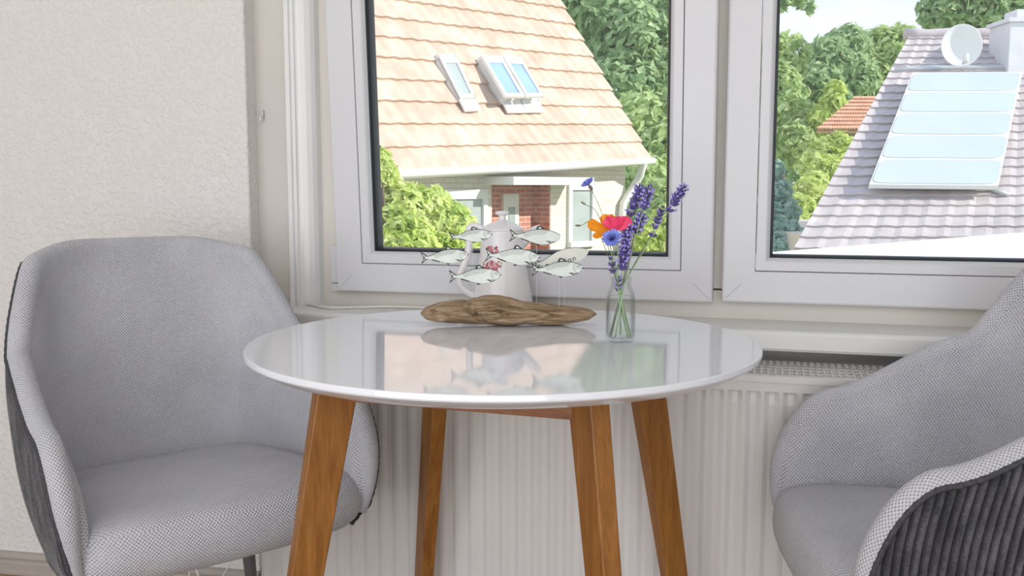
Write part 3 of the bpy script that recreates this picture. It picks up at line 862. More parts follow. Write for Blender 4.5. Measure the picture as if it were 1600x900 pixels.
# ---- porcelain coffee pot on the sill
KY = 1.930
def coffee_pot():
    c = at_y(785, 440, KY); SZ = .7125
    px = (c - O).dot(CF) / FPX
    t = thing('coffee_pot', 'white porcelain coffee pot with rose pattern on the window sill', 'coffee pot', (c.x, c.y, SZ))
    def zp(y): return at_y(785, y, KY).z - SZ
    prof = [(0, .0004), (44*px, .0004), (46*px, .003), (47.5*px, zp(474)), (47.3*px, zp(468)), (45*px, zp(455)), (41.5*px, zp(437)), (38.5*px, zp(420)), (36*px, zp(403)), (34.2*px, zp(388)), (33*px, zp(374)), (32.4*px, zp(364)), (33*px, zp(361)), (32*px, zp(359.5)), (29*px, zp(361)), (0, zp(361))]
    MB().lathe(prof, 72).build('body', M['pot'], t, smooth=True, world=False)
    lid = [(33*px, zp(360.5)), (33.5*px, zp(358.5)), (32.5*px, zp(356.5)), (27*px, zp(352.5)), (18*px, zp(348)), (9*px, zp(345)), (6*px, zp(343)), (5.2*px, zp(339)), (6*px, zp(336.5))]
    lo = MB().lathe([(0, zp(362))] + [(28*px, zp(362))] + lid + [(0, zp(336))], 64).build('lid', M['pot'], t, smooth=True, world=False)
    MB().lathe([(0, zp(337.5)), (6*px, zp(337)), (10.5*px, zp(334.5)), (11.2*px, zp(332.5)), (10*px, zp(330.5)), (5*px, zp(329.6)), (0, zp(329.4))], 40).build('knob', M['pot'], lo, smooth=True, world=False)
    def q(x, y, off=0): return CR * ((x - 785) * px) + Vector((0, 0, zp(y))) - Vector((CF.x, CF.y, 0)) * off
    hp = spline([q(757, 360), q(747, 353.5), q(736, 354), q(732.5, 364), q(733, 380), q(731, 397), q(725, 414), q(718.5, 430), q(719, 444), q(726, 454), q(740, 462), q(746, 464)], 8)
    n = len(hp); rs = [4.6*px + 1.2*px*math.sin(i/n*PI) for i in range(n)]
    MB().tube(hp, rs, 14).build('handle', M['pot'], t, smooth=True, world=False)
    sp_ = spline([q(800, 386), q(815, 376), q(829, 366), q(838, 358.5), q(845, 354.5)], 8); n = len(sp_)
    rows = []
    for i, p in enumerate(sp_):
        u = i / (n - 1); tg = (sp_[min(i+1, n-1)] - sp_[max(i-1, 0)]).normalized()
        sd = Vector((CF.x, CF.y, 0)).normalized(); up = tg.cross(sd).normalized()
        a_, b_ = lerp(13, 5.5, u**.8)*px, lerp(15, 4.2, u**.8)*px
        rows.append([p + sd*a_*math.cos(2*PI*k/24) + up*b_*math.sin(2*PI*k/24) for k in range(24)])
    for sc in (.8, .75):
        u = .98 if sc == .8 else .5
        cc = sum(rows[-1], Vector()) / 24; base_ = rows[n-1]
        rows.append([cc + (p - cc)*sc for p in base_])
    rows.append([cc + (p - cc)*.05 - (sp_[-1]-sp_[-2]).normalized()*.006 for p in base_])
    MB().grid(rows, close=True).build('spout', M['pot'], t, smooth=True, world=False)
    # painted roses following the body surface
    zr = sorted([(z, r) for r, z in prof[2:12]])
    def surf(x, y, lift=.0003):
        z = zp(y); R = interp(z, zr); dx = (x - 785) * px
        dx = max(-R*.98, min(R*.98, dx)); dy = math.sqrt(R*R - dx*dx)
        nrm = CR * dx - Vector((CF.x, CF.y, 0)).normalized() * dy
        return nrm * (1 + lift/R) + Vector((0, 0, z)), nrm.normalized()
    rnd = random.Random(3)
    def dabs(m, cx, cy, rx, ry, n, s0, s1):
        for i in range(n):
            a, rr = rnd.random()*2*PI, math.sqrt(rnd.random())
            p, nn = surf(cx + rx*rr*math.cos(a), cy + ry*rr*math.sin(a))
            s = rnd.uniform(s0, s1) * px
            tg = nn.orthogonal().normalized(); tg.rotate(Matrix.Rotation(rnd.random()*6, 3, nn)); b = nn.cross(tg)
            m.add([p + tg*s*math.cos(2*PI*k/7) + b*s*.6*math.sin(2*PI*k/7) + nn*.0004*(1 if k % 2 else .5) for k in range(7)], [tuple(range(7))])
    m = MB(); dabs(m, 770, 389, 10, 6, 34, 1.2, 2.6); dabs(m, 768, 413, 13, 8, 55, 1.4, 3.0); m.build('painted_roses', M['rose'], t, world=False)
    m = MB(); dabs(m, 772, 412, 9, 6, 22, 1.0, 2.4); m.build('painted_petals', M['rosepale'], t, world=False)
    m = MB(); dabs(m, 779, 393, 8, 4, 12, .8, 1.8); dabs(m, 782, 410, 6, 8, 14, .8, 1.8); dabs(m, 757, 414, 5, 8, 10, .8, 1.6); dabs(m, 770, 423, 12, 3, 10, .8, 1.5); m.build('painted_leaves', M['olive'], t, world=False)
    m = MB()
    for i in range(20):
        x = 742 + i*4.4
        p, nn = surf(x, 466.5 + 1.2*(i % 2)); m.ellipsoid(p, 1.0*px, .0006, CR, 6, 4)
    m.build('dotted_border', M['rose'], t, world=False)
coffee_pot()

# ---- cables and the little hook
def clampy(p, y): p.y = min(p.y, y); return p
cp = [clampy(at_z(x, y, .7165), 1.994) for x, y in ((415, 468), (436, 469), (457, 471.5), (480, 474.5), (503, 479.5), (522, 481), (560, 480), (610, 479), (650, 480), (700, 483))]
tag(MB().tube(spline(cp, 8), .0032, 8).build('cable', M['cable'], None, smooth=True), 'thin white cable lying along the window sill left of the table', 'cable')
yy = 1.915
c1p = [at_y(372, 830, 1.86), at_y(366, 862, 1.86), at_y(358, 882, 1.855), at_y(346, 905, 1.85), at_z(338, 930, .006)]
tag(MB().tube(spline(c1p, 8), .0016, 8).build('cable', M['cable'], None, smooth=True), 'thin grey white cord hanging right of the rear chair leg', 'cable')
c2p = [at_y(255, 866, 1.855), at_y(275, 871, 1.85), at_y(297, 880, 1.85), at_y(308, 892, 1.84), at_y(310, 915, 1.82), at_z(300, 935, .006)]
tag(MB().tube(spline(c2p, 8), .003, 8).build('cable', M['cable'], None, smooth=True), 'white cord curving down in front of the baseboard under the left armchair', 'cable')
c3p = [at_y(309, 862, 1.80), at_y(302, 878, 1.80), at_y(296, 895, 1.79), at_y(297, 915, 1.79), at_z(305, 960, .006)]
tag(MB().tube(spline(c3p, 8), .0022, 8).build('cable', M['cable'], None, smooth=True), 'white cord crossing the other one under the left armchair', 'cable')
hk = thing('wall_hook', 'tiny white hook on the beige panel beside the woodchip wall', 'hook', at_y(411.5, 182, PY - .001))
MB().tube([Vector((0, 0, .012)), Vector((0, -.004, .012)), Vector((0, -.004, -.004))], .003, 8).build('hook_plate', M['reveal'], hk, smooth=True, world=False)
MB().tube(spline([Vector((0, -.004, -.004)), Vector((0, -.010, -.012)), Vector((0, -.014, -.008)), Vector((0, -.014, -.002))], 5), .002, 8).build('hook', M['trim'], hk, smooth=True, world=False)

# ------------------------------------------------------------------ outside
M['roof_pink'] = m_tiles('pink_clay_roof_tiles', (.50, .36, .27), (.62, .46, .36), (.74, .61, .51))
M['roof_grey'] = m_tiles('grey_violet_roof_tiles', (.46, .41, .41), (.56, .50, .50), (.66, .60, .57))
M['roof_red'] = m_tiles('red_clay_roof_tiles', (.55, .28, .18), (.66, .38, .26), (.72, .48, .36))
M['white_brick'] = m_brick('cream_brick', (.86, .80, .70), (.80, .74, .64), (.66, .60, .52))
M['red_brick'] = m_brick('red_brick', (.60, .26, .19), (.52, .22, .17), (.70, .52, .46))
M['out_white'] = plain('white_exterior_paint', (.84, .83, .80), .5, var=.02)
M['dark_glass'] = plain('house_window_glass', (.42, .47, .46), .1, var=.1, nscale=1)
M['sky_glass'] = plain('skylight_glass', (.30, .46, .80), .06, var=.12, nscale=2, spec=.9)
M['collector'] = plain('pale_blue_collector_glass', (.54, .60, .65), .16, var=.05, nscale=1.2, spec=.8)
M['alu'] = plain('aluminium_rail', (.55, .57, .58), .4, metal=.4)
M['timber'] = plain('grey_timber_boards', (.38, .32, .27), .8, var=.15)
M['chim'] = plain('pale_chimney_cladding', (.74, .74, .76), .6)
M['leaf_a'] = m_leaf('sunlit_leaves', (.30, .47, .17), (.58, .70, .31), (.86, .89, .58))
M['leaf_b'] = m_leaf('deep_green_leaves', (.20, .37, .18), (.45, .59, .31), (.74, .80, .52))
M['leaf_c'] = m_leaf('yellow_green_leaves', (.42, .58, .12), (.70, .79, .26), (.90, .92, .56))
M['leaf_d'] = m_leaf('blue_green_needles', (.26, .46, .38), (.46, .64, .54), (.66, .78, .69))
M['bark'] = plain('tree_bark', (.16, .12, .09), .9, var=.3)
def m_lawn():
    t = NT('lawn').set((.2, .3, .08), .9)
    t.l(t.ramp(t.noise(t.coord(), .35, 6, .7), [(.35, (.20, .33, .08)), (.55, (.36, .45, .14)), (.7, (.52, .50, .28))]), t.b.inputs['Base Color'])
    return t.m
M['lawn'] = m_lawn()
GZ = -3.0
CH = Vector((CF.x, CF.y, 0)).normalized()
gc = CH * 60
tag(MB().box(gc.x - 90, gc.x + 90, 3.2, gc.y + 90, GZ - .3, GZ).build('ground', M['lawn']), 'lawn of the gardens outside the window', 'lawn', kind=ST)

def tiled(P, u, v, Lu, Lv, n, course, pitch, amp, step, sub=6):
    """courses of tiles: P lower corner, u along the row, v up the slope (unit vectors), n normal"""
    m = MB(); nc = int(Lv / course + .999); cols = int(Lu / pitch * sub)
    for c in range(nc):
        rows = []
        for (q, h) in ((0, -.01), (0, step), (.35, step*.75), (1.06, .0)):
            row = []
            for k in range(cols + 1):
                uu = Lu * k / cols
                wv = amp * (math.cos(2*PI*uu/pitch)) if h > -.005 else 0
                jit = .012 * noise.noise(Vector((uu*1.3, c*3.1, 0)))
                row.append(P + u*uu + v*((c + q)*course + jit) + n*(h + wv))
            rows.append(row)
        m.grid(rows)
    return m

def house_pink():
    D = ray(2030, 198).normalized()
    P1 = at_d(1017, 250, 16.0)
    r = ray(875, 0); tq = (P1 - O).dot(D) / r.dot(D); Q = O + r*tq
    S = (Q - P1); ls = S.length; S.normalize()
    N = D.cross(S).normalized()
    if N.dot(O - P1) < 0: N = -N
    Dh = Vector((D.x, D.y, 0)).normalized(); In = Vector((-Dh.y, Dh.x, 0))
    if In.dot(Q - P1) < 0: In = -In
    t = thing('house', 'house with steep pink tiled roof and three skylights outside the left window', 'house', P1 + In*3 - Dh*4 + Vector((0, 0, GZ - P1.z)))
    LU, LV = 11.5, ls * 1.55
    tiled(P1 - D*LU, D, S, LU, LV, N, ls/9.6, .27, .010, .045).build('roof_tiles', M['roof_pink'], t)
    m = MB(); a, b = P1 - D*LU, P1.copy()
    m.quad_slab(a - N*.16, b - N*.16, b + S*LV - N*.16, a + S*LV - N*.16, N*.13); m.build('roof_deck', M['out_white'], t)
    # far side of the roof
    top = P1 + S*LV; S2 = Vector((In.x, In.y, 0)) * (S - Vector((0, 0, S.z))).length + Vector((0, 0, -S.z)); 
    m = MB(); m.quad_slab(top - D*LU - Vector((0,0,.1)), top - Vector((0,0,.1)), top + S2*LV - Vector((0,0,.1)), top - D*LU + S2*LV - Vector((0,0,.1)), Vector((0,0,.08))); m.build('rear_roof', M['roof_pink'], t)
    g = P1 - S*.03 + N*.02
    MB().tube([g - D*LU, g + D*.03], .055, 12).build('gutter', M['out_white'], t, smooth=True)
    wp = P1 + In*.42; wn = In
    def W(px, py, off=0): return hit(px, py, wp + In*off, wn)
    def aw(p): return (p - wp).dot(Dh)
    def slab(m, a0, a1, z0, z1, o0, o1):
        c = [wp + Dh*a + In*o for a, o in ((a0, o0), (a1, o0), (a1, o1), (a0, o1))]
        for p in c: p.z = 0
        V = [p + Vector((0,0,z0)) for p in c] + [p + Vector((0,0,z1)) for p in c]
        U = [((p - wp).dot(Dh) + (p - wp).dot(In), p.z) for p in V]
        m.add(V, [(0,3,2,1),(4,5,6,7),(0,1,5,4),(1,2,6,5),(2,3,7,6),(3,0,4,7)], U)
    aR = aw(W(976, 320)); pa0, pa1 = aw(W(768, 320)), aw(W(860, 320)); zt = W(815, 286).z; zeave = P1.z + .15; aL = aR - 11
    m = MB(); slab(m, aL, pa0, GZ, zeave, 0, .3); slab(m, pa1, aR, GZ, zeave, 0, .3); slab(m, pa0, pa1, zt, zeave, 0, .3)
    slab(m, aR - .3, aR, GZ, zeave, .3, 5.5); m.build('brick_wall', M['white_brick'], t)
    m = MB(); slab(m, pa0 - .02, pa1 + .01, GZ, zt, .28, .36); slab(m, pa0 - .02, pa0 + .02, GZ, zt, .005, .28); slab(m, pa1 - .02, pa1 + .01, GZ, zt, .005, .28); m.build('porch_brick', M['red_brick'], t)
    d0, d1 = aw(W(785, 320, .26)), aw(W(809, 320, .26)); dz = W(796, 303, .26).z
    m = MB(); slab(m, d0, d1, GZ, dz, .235, .29); d = m.build('door', M['out_white'], t)
    m = MB(); slab(m, lerp(d0, d1, .3), lerp(d0, d1, .72), dz - .9, dz - .2, .225, .24); m.build('door_pane', M['dark_glass'], d)
    lp = W(848, 306, .22); m = MB(); m.ellipsoid(lp, .09, .07, Vector((0, 0, 1)), 12, 8); m.build('porch_lamp', M['out_white'], t, smooth=True)
    c0, c1_ = aw(W(757, 282)), aw(W(884, 282)); z0, z1 = W(820, 289).z, W(820, 277).z
    m = MB(); slab(m, c0, c1_, z0, z1, -.55, .0); m.build('porch_canopy', M['out_white'], t)
    for (xa, xb, ya, yb) in ((891, 922, 297, 377), (700, 752, 311, 392)):
        a0, a1 = aw(W(xa, 330)), aw(W(xb, 330)); zb, zt_ = W((xa+xb)/2, yb).z, W((xa+xb)/2, ya).z
        m = MB(); f = .09
        slab(m, a0 - f, a1 + f, zt_, zt_ + f*1.5, -.05, .05); slab(m, a0 - f, a1 + f, zb - f, zb, -.09, .05); slab(m, a0 - f, a0, zb, zt_, -.05, .05); slab(m, a1, a1 + f, zb, zt_, -.05, .05)
        w_ = m.build('window', M['out_white'], t)
        m = MB(); slab(m, a0, a1, zb, zt_, -.01, .02); m.build('pane', M['dark_glass'], w_)
    dp = [P1 - S*.03 - D*.25 + N*.0, W(1000, 275, -.22), W(984, 302, -.10), W(974, 318, -.09), W(972, 345, -.09)]
    dp.append(Vector((dp[-1].x, dp[-1].y, GZ)))
    MB().tube(dp, .065, 12).build('downpipe', M['out_white'], t, smooth=True)
    # skylights
    def Rf(px, py, off=.06): return hit(px, py, P1 + N*off, N)
    def frame_rect(a, b, c, d, w, h, nm, pane, open_=0, c2_=None, d2_=None):
        # a,b top corners, c,d bottom corners (b above c)
        m = MB(); A = [a, b, c, d]
        if open_: A = [a + N*.05, b + N*.05, c2_, d2_]
        cen = sum(A, Vector())/4
        I = []
        ux = (A[1]-A[0]).normalized(); vx = (A[0]-A[3]).normalized()
        I = [A[0] + ux*w - vx*w*2.6, A[1] - ux*w - vx*w*2.6, A[2] - ux*w + vx*w*1.2, A[3] + ux*w + vx*w*1.2]
        k = N * h
        for i in range(4):
            j = (i + 1) % 4
            m.hexa([A[i], A[j], I[j], I[i]], [A[i] + k, A[j] + k, I[j] + k, I[i] + k])
        f = m.build(nm, M['out_white'], t)
        MB().quad_slab(I[0] + k*.3, I[1] + k*.3, I[2] + k*.3, I[3] + k*.3, N*.015).build('pane', pane, f)
        # curb and flashing apron below
        m = MB()
        B = [a, b, c, d]
        for i in range(4):
            j = (i + 1) % 4; o = (cen - (B[i]+B[j])/2).normalized()*.06
            m.hexa([B[i] - N*.08, B[j] - N*.08, B[j] + o - N*.08, B[i] + o - N*.08], [B[i] + N*.05, B[j] + N*.05, B[j] + o + N*.05, B[i] + o + N*.05])
        dn = (d - a).normalized() * .20
        m.quad_slab(d, c, c + dn, d + dn, N*.03)
        m.build('curb', M['out_white'], f)
        return f
    frame_rect(Rf(680, 87), Rf(709, 88), Rf(741, 156), Rf(716, 157), .06, .05, 'skylight', M['dark_glass'])
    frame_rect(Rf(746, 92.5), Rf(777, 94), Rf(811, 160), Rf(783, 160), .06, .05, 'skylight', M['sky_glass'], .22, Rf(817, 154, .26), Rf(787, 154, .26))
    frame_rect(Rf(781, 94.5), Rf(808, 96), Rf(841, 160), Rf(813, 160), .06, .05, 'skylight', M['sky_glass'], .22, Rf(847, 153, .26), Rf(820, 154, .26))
house_pink()

def house_grey():
    U = ray(1805, -860).normalized(); D = CR.copy()
    P = at_d(1240, 390, 9.0); N = D.cross(U).normalized()
    if N.dot(O - P) < 0: N = -N
    S = (U - D * U.dot(D)).normalized()                    # up the slope, square to the rows
    def R(px, py, off=0): return hit(px, py, P + N*off, N)
    L0 = R(1240, 390); L1 = R(1420, 57); vlen = (L1 - L0).dot(S)
    t = thing('house', 'house with grey violet roof, solar panel and chimney outside the right window', 'house', Vector((P.x + 3, P.y + 3, GZ)))
    course = vlen / 25.5; m = MB(); cols = 120; LU = 8.5
    u0 = 0; u1 = (L1 - L0).dot(D)
    for c in range(27):
        rows = []
        if c*course > vlen + .02: break
        for q, h in ((0, -.01), (0, .026), (.4, .018), (1.05, .0)):
            vv = (c + q)*course; s0 = u1 * min(1.05, vv/vlen)
            rows.append([P + D*lerp(s0, LU, k/cols) + S*(vv + .006*noise.noise(Vector((k*.4, c*2.3, 1)))) + N*(h + (.006*math.cos(k*2.2) if h > -.005 else 0)) for k in range(cols + 1)])
        m.grid(rows)
    m.build('roof_tiles', M['roof_grey'], t)
    a, b, c_, d = P - N*.18, P + D*LU - N*.18, P + D*LU + S*vlen - N*.18, P + D*u1 + S*vlen - N*.18
    MB().quad_slab(a, b, c_, d, N*.15).build('roof_deck', M['out_white'], t)
    rc = [P + D*lerp(u1 - .05, LU, k/40) + S*(vlen + .02) + N*.02 for k in range(41)]
    MB().tube(rc, [.075 + .012*math.sin(k*2.1) for k in range(41)], 10).build('ridge_tiles', M['roof_grey'], t, smooth=True)
    hd = Vector((-D.y, D.x, 0)).normalized()
    w0 = P + hd*.5 + D*.35; w1_ = P + hd*.5 + D*LU
    m = MB(); m.hexa([Vector((p.x, p.y, GZ)) for p in (w0, w1_, w1_ + hd*5, w0 + hd*5)], [Vector((p.x, p.y, P.z + .1)) for p in (w0, w1_, w1_ + hd*5, w0 + hd*5)]); m.build('wall', M['white_brick'], t)
    # solar collector: skewed exactly as far as its rails lie on the roof
    ch_ = MB(); o = .0
    def box_on(px0, px1, py_top, py_bot, h):
        a, b, c, d = R(px0, py_bot), R(px1, py_bot), R(px1, py_top), R(px0, py_top)
        return a, b, c, d
    # chimney
    cb = R(1574, 118); cw, cd = .55, .5
    x, y = D, hd
    zb, zt = cb.z - .35, hit(1574, 34, cb, hd).z
    pts = [cb, cb + x*cw, cb + x*cw + y*cd, cb + y*cd]
    m = MB(); m.hexa([Vector((p.x, p.y, zb)) for p in pts], [Vector((p.x, p.y, zt)) for p in pts])
    chm = m.build('chimney', M['chim'], t, bevel=.01)
    pts2 = [cb - x*.03 - y*.03, cb + x*(cw+.03) - y*.03, cb + x*(cw+.03) + y*(cd+.03), cb - x*.03 + y*(cd+.03)]
    m = MB(); m.hexa([Vector((p.x, p.y, zt)) for p in pts2], [Vector((p.x, p.y, zt + .05)) for p in pts2])
    pts3 = [cb + x*.13 + y*.1, cb + x*.42 + y*.1, cb + x*.42 + y*.4, cb + x*.13 + y*.4]
    m.hexa([Vector((p.x, p.y, zt + .05)) for p in pts3], [Vector((p.x, p.y, zt + .17)) for p in pts3]); m.build('chimney_cap', M['chim'], chm)
    # lead strip under the dish
    q = [R(1396, 113), R(1575, 111), R(1575, 106), R(1450, 107)]
    MB().quad_slab(q[0], q[1], q[2], q[3], N*.05).build('flashing', M['alu'], t)
    # collector (own thing would move with the roof: it is screwed on, so a part)
    H = .18
    pa = [R(1358, 288, H), R(1560, 290, H), R(1598, 112, H), R(1426, 113, H)]
    MB().quad_slab(*pa, N*.05 * -1).build('solar_panel', M['out_white'], t)
    sol = bpy.context.scene.objects[[o_.name for o_ in t.children if o_.name.startswith('solar_panel')][-1]]
    for i in range(5):
        f0, f1 = i/5, (i+1)/5
        def uvp(u, v): return lerp(lerp(pa[0], pa[1], u), lerp(pa[3], pa[2], u), v)
        pts = []; cx, cy, hx, hy, rr = .5, (f0+f1)/2, .485, .092, .03
        for k in range(40):
            a = 2*PI*k/40; ca, sa = math.cos(a), math.sin(a); e = 2/9
            pts.append(uvp(cx + hx*math.copysign(abs(ca)**e, ca), cy + hy*math.copysign(abs(sa)**e, sa)))
        n_ = len(pts); V = [p + N*.001 for p in pts] + [p + N*.008 for p in pts]
        MB().add(V, [tuple(range(n_, 2*n_))] + [(k, (k+1) % n_, n_ + (k+1) % n_, n_ + k) for k in range(n_)]).build('collector_pane', M['collector'], sol)
    for px in (1386, 1532):
        a = R(px, 291, .0); MB().tube([a, a + N*.09], .02, 8).build('bracket', M['alu'], sol)
    a, b = R(1362, 290.5, .07), R(1556, 292.5, .07)
    MB().tube([a, b], .03, 8).build('rail', M['alu'], sol)
    pp = spline([R(1548, 296, .04), R(1560, 299, .05), R(1572, 303, .03), R(1578, 303, .0)], 5)
    MB().tube(pp, .025, 8).build('pipe', M['alu'], sol, smooth=True)
    # dish
    base_ = R(1506, 106, 0); dc = base_ + N*.1 + Vector((0, 0, 0)); dist = (base_ - O).dot(CF) - .25
    c0 = at_d(1504, 70, dist); fx = (O - c0).normalized(); fx = (fx + CR*.28 + Vector((0, 0, .16))).normalized()
    xx = CR - fx*CR.dot(fx); xx.normalize(); yy = fx.cross(xx)
    Rr = 30*dist/FPX; rows = []
    for rr, zz in ((.01, 0), (.3, .015), (.6, .06), (.85, .12), (1.0, .165), (1.02, .165), (1.0, .15), (.6, .03), (.01, -.02)):
        rows.append([c0 - fx*.08 + (xx*math.cos(2*PI*k/48) + yy*math.sin(2*PI*k/48)*1.08)*Rr*rr + fx*Rr*zz*1.2 for k in range(48)])
    dt = thing('satellite_dish', 'round pale grey satellite dish on the grey roof above the solar panel', 'satellite dish', base_)
    MB().grid(rows, close=True).build('reflector', M['out_white'], dt, smooth=True)
    foot = c0 - fx*.06 - yy*Rr*.8 if yy.z > 0 else c0 - fx*.06 + yy*Rr*.8
    MB().tube([base_ - N*.02, base_ + N*.16, c0 - fx*.10], .022, 8).build('mast', M['alu'], dt, smooth=True)
    low = at_d(1509, 92, dist - .12)
    MB().tube([at_d(1505, 99, dist), low], .016, 8).build('feed_arm', M['alu'], dt)
    MB().tube([low - Vector((0,0,.05)), low + Vector((0,0,.06))], .035, 12).build('feed_horn', M['out_white'], dt, smooth=True)
house_grey()

def flat_roof():
    pts = [at_d(1150, 398, 7.2), at_d(1700, 355, 8.6), at_d(1800, 470, 5.0), at_d(1120, 470, 5.0)]
    t = MB().quad_slab(*pts, Vector((0, 0, -.18)))
    q = [Vector((p.x, p.y, GZ)) for p in pts]; c = sum(q, Vector())/4
    t.hexa([c + (p - c)*.9 for p in q], [c + (p - c)*.9 + Vector((0, 0, pts[i].z - .15 - GZ)) for i, p in enumerate(q)])
    tag(t.build('garage', M['out_white']), 'white flat roofed annex below the grey roof', 'annex')
flat_roof()

def far_house():
    d = 27
    e0, e1 = at_d(1276, 203, d), at_d(1400, 203, d)
    r0, r1 = at_d(1338, 151, d + 2.2), at_d(1450, 151, d + 2.2)
    t = thing('garden_house', 'small timber house with red tiled roof among the far trees', 'house', Vector((e0.x + 1, e0.y, GZ)))
    D = (e1 - e0).normalized(); S = (r0 - e0); 
    m = MB(); n = D.cross(S).normalized(); n = n if n.z > 0 else -n
    cols = 90; rows_ = []
    for c in range(9):
        rr = []
        for q, h in ((0, .0), (0, .05), (1.02, 0)):
            v = (c + q)/9
            rr.append([lerp(lerp(e0, e1, k/cols), lerp(r0, r1, k/cols), v) + n*(h + .03*math.cos(k*PI/1.5)) for k in range(cols + 1)])
        m.grid(rr)
    m.quad_slab(e0 - n*.1, e1 - n*.1, r1 - n*.1, r0 - n*.1, n*.07)
    m.build('roof', M['roof_red'], t)
    w0, w1_ = at_d(1292, 205, d + .3), at_d(1400, 205, d + .3)
    b0, b1 = w0 + CH*3 + CR*1.3, w1_ + CH*3 + CR*1.3
    MB().hexa([Vector((p.x, p.y, GZ)) for p in (w0, w1_, b1, b0)], [Vector((p.x, p.y, w0.z + .05)) for p in (w0, w1_, b1, b0)]).build('timber_wall', M['timber'], t)
far_house()

def foliage(blobs, n, size, mat, parent, rnd, droop=0.0, shell=.55):
    m = MB()
    tot = sum(b[1]**2 for b in blobs)
    for c, r, sq in blobs:
        k = int(n * r*r / tot)
        for _ in range(k):
            z = rnd.uniform(-1, 1); a = rnd.uniform(0, 2*PI); q = math.sqrt(1 - z*z)
            o = Vector((q*math.cos(a), q*math.sin(a), z)); rad = r * (shell + (1 - shell) * rnd.random()**.6)
            rad *= 1 + .22 * noise.noise(o*2.2 + c*.31)
            p = c + Vector((o.x*rad, o.y*rad, o.z*rad*sq))
            nrm = (o + Vector((rnd.uniform(-1, 1), rnd.uniform(-1, 1), rnd.uniform(-1, 1) + .4)) * .9).normalized()
            x = nrm.orthogonal().normalized(); x.rotate(Matrix.Rotation(rnd.uniform(0, 2*PI), 3, nrm)); y = nrm.cross(x)
            s = size * rnd.uniform(.6, 1.35)
            m.add([p - x*s, p - y*s*.45 + nrm*s*.12, p + x*s, p + y*s*.45 + nrm*s*.12], [(0, 1, 2, 3)])
    return m.build('foliage', mat, parent)
def tree(name, label, cat, blobs, n, size, mat, seed, group=None, trunk=True, sq=1.0):
    rnd = random.Random(seed); bl = []
    for px, py, d, rp in blobs: bl.append((at_d(px, py, d), rp * d / FPX, sq))
    low = min(bl, key=lambda b: b[0].z); c = sum((b[0] for b in bl), Vector()) / len(bl)
    t = thing(name, label, cat, Vector((c.x, c.y, GZ)), group=group)
    foliage(bl, n, size, mat, t, rnd)
    if trunk:
        m = MB(); top = max(bl, key=lambda b: b[0].z)
        m.tube(spline([Vector((c.x, c.y, GZ - .1)), Vector((c.x + .1, c.y, GZ + (c.z - GZ)*.5)), c, top[0]], 5), [max(.012, min(.16, bl[0][1]*.22) * (1 - .055*i)) for i in range(16)], 8)
        for b in bl:
            m.tube([Vector((c.x, c.y, GZ + (c.z - GZ)*.6)), lerp(c, b[0], .6), b[0] + Vector((0, 0, b[1]*.4))], [min(.07, b[1]*.1), min(.05, b[1]*.07), .012], 6)
        m.build('trunk', M['bark'], t, smooth=True)
    return t
GT = 'trees outside the windows'
tree('tree', 'tall dense tree right of the pink roof, upper part', 'tree', [(930, 20, 38, 75), (985, 70, 37, 70), (1010, 10, 39, 70), (1045, 120, 37, 60), (975, 140, 36, 60), (1060, 50, 38, 50), (905, -60, 38, 80)], 7500, .27, M['leaf_b'], 1, GT)
tree('tree', 'lighter broad tree beside the downpipe corner of the pink roofed house', 'tree', [(1000, 200, 32, 60), (1040, 240, 31, 55), (1010, 290, 30, 55), (1050, 330, 29, 55), (1000, 360, 29, 50), (1070, 180, 32, 50)], 6500, .19, M['leaf_a'], 2, GT)
tree('bush', 'yellow green bush at the lower right of the left window', 'bush', [(1010, 390, 17, 45), (1045, 400, 17, 45), (1040, 345, 18, 25), (1085, 380, 17, 40)], 2600, .11, M['leaf_c'], 3)
tree('bush', 'sunlit leafy bush in front of the pink roofed house', 'bush', [(622, 330, 8.6, 48), (668, 335, 8.8, 46), (705, 360, 8.8, 42), (640, 385, 8.4, 50), (700, 410, 8.6, 50), (596, 285, 8.6, 30), (735, 400, 9, 30), (560, 350, 8.6, 50)], 7000, .055, M['leaf_c'], 4, trunk=True)
tree('bush', 'slender leafy shoot at the left edge of the pink roof', 'bush', [(596, 246, 8.3, 13), (602, 262, 8.3, 16), (590, 270, 8.3, 18)], 500, .05, M['leaf_c'], 5, trunk=True)
tree('tree', 'far leafy tree at the left of the right window', 'tree', [(1225, 90, 36, 40), (1218, 140, 35, 40), (1235, 185, 34, 40), (1195, 110, 36, 50), (1240, 225, 33, 35)], 4200, .20, M['leaf_a'], 6, GT)
tree('tree', 'far rounded tree in the middle of the right window', 'tree', [(1290, 100, 40, 42), (1320, 80, 41, 40), (1275, 140, 39, 42), (1330, 125, 40, 42), (1300, 175, 39, 40)], 4600, .22, M['leaf_b'], 7, GT)
tree('tree', 'far rounded tree rising behind the left verge of the grey roof', 'tree', [(1375, 80, 42, 38), (1405, 70, 42, 32), (1360, 125, 41, 40), (1400, 110, 41, 40), (1385, 160, 41, 40)], 4600, .22, M['leaf_a'], 8, GT)
tree('tree', 'light green slim tree in front of the far trees beside the small red roof', 'tree', [(1305, 142, 33, 16), (1300, 165, 33, 22), (1285, 190, 33, 25), (1318, 175, 33, 18)], 1500, .15, M['leaf_c'], 9, GT)
tree('bush', 'bright round bush below the small red roof', 'bush', [(1290, 245, 21, 30), (1310, 232, 21, 26), (1275, 268, 20.5, 26), (1300, 275, 20.5, 30)], 2400, .10, M['leaf_c'], 10)
tree('bush', 'low bright bush at the lower left of the grey roof', 'bush', [(1262, 305, 16, 28), (1250, 330, 15.5, 26), (1275, 290, 17, 22), (1240, 350, 15, 25)], 2400, .08, M['leaf_c'], 11)
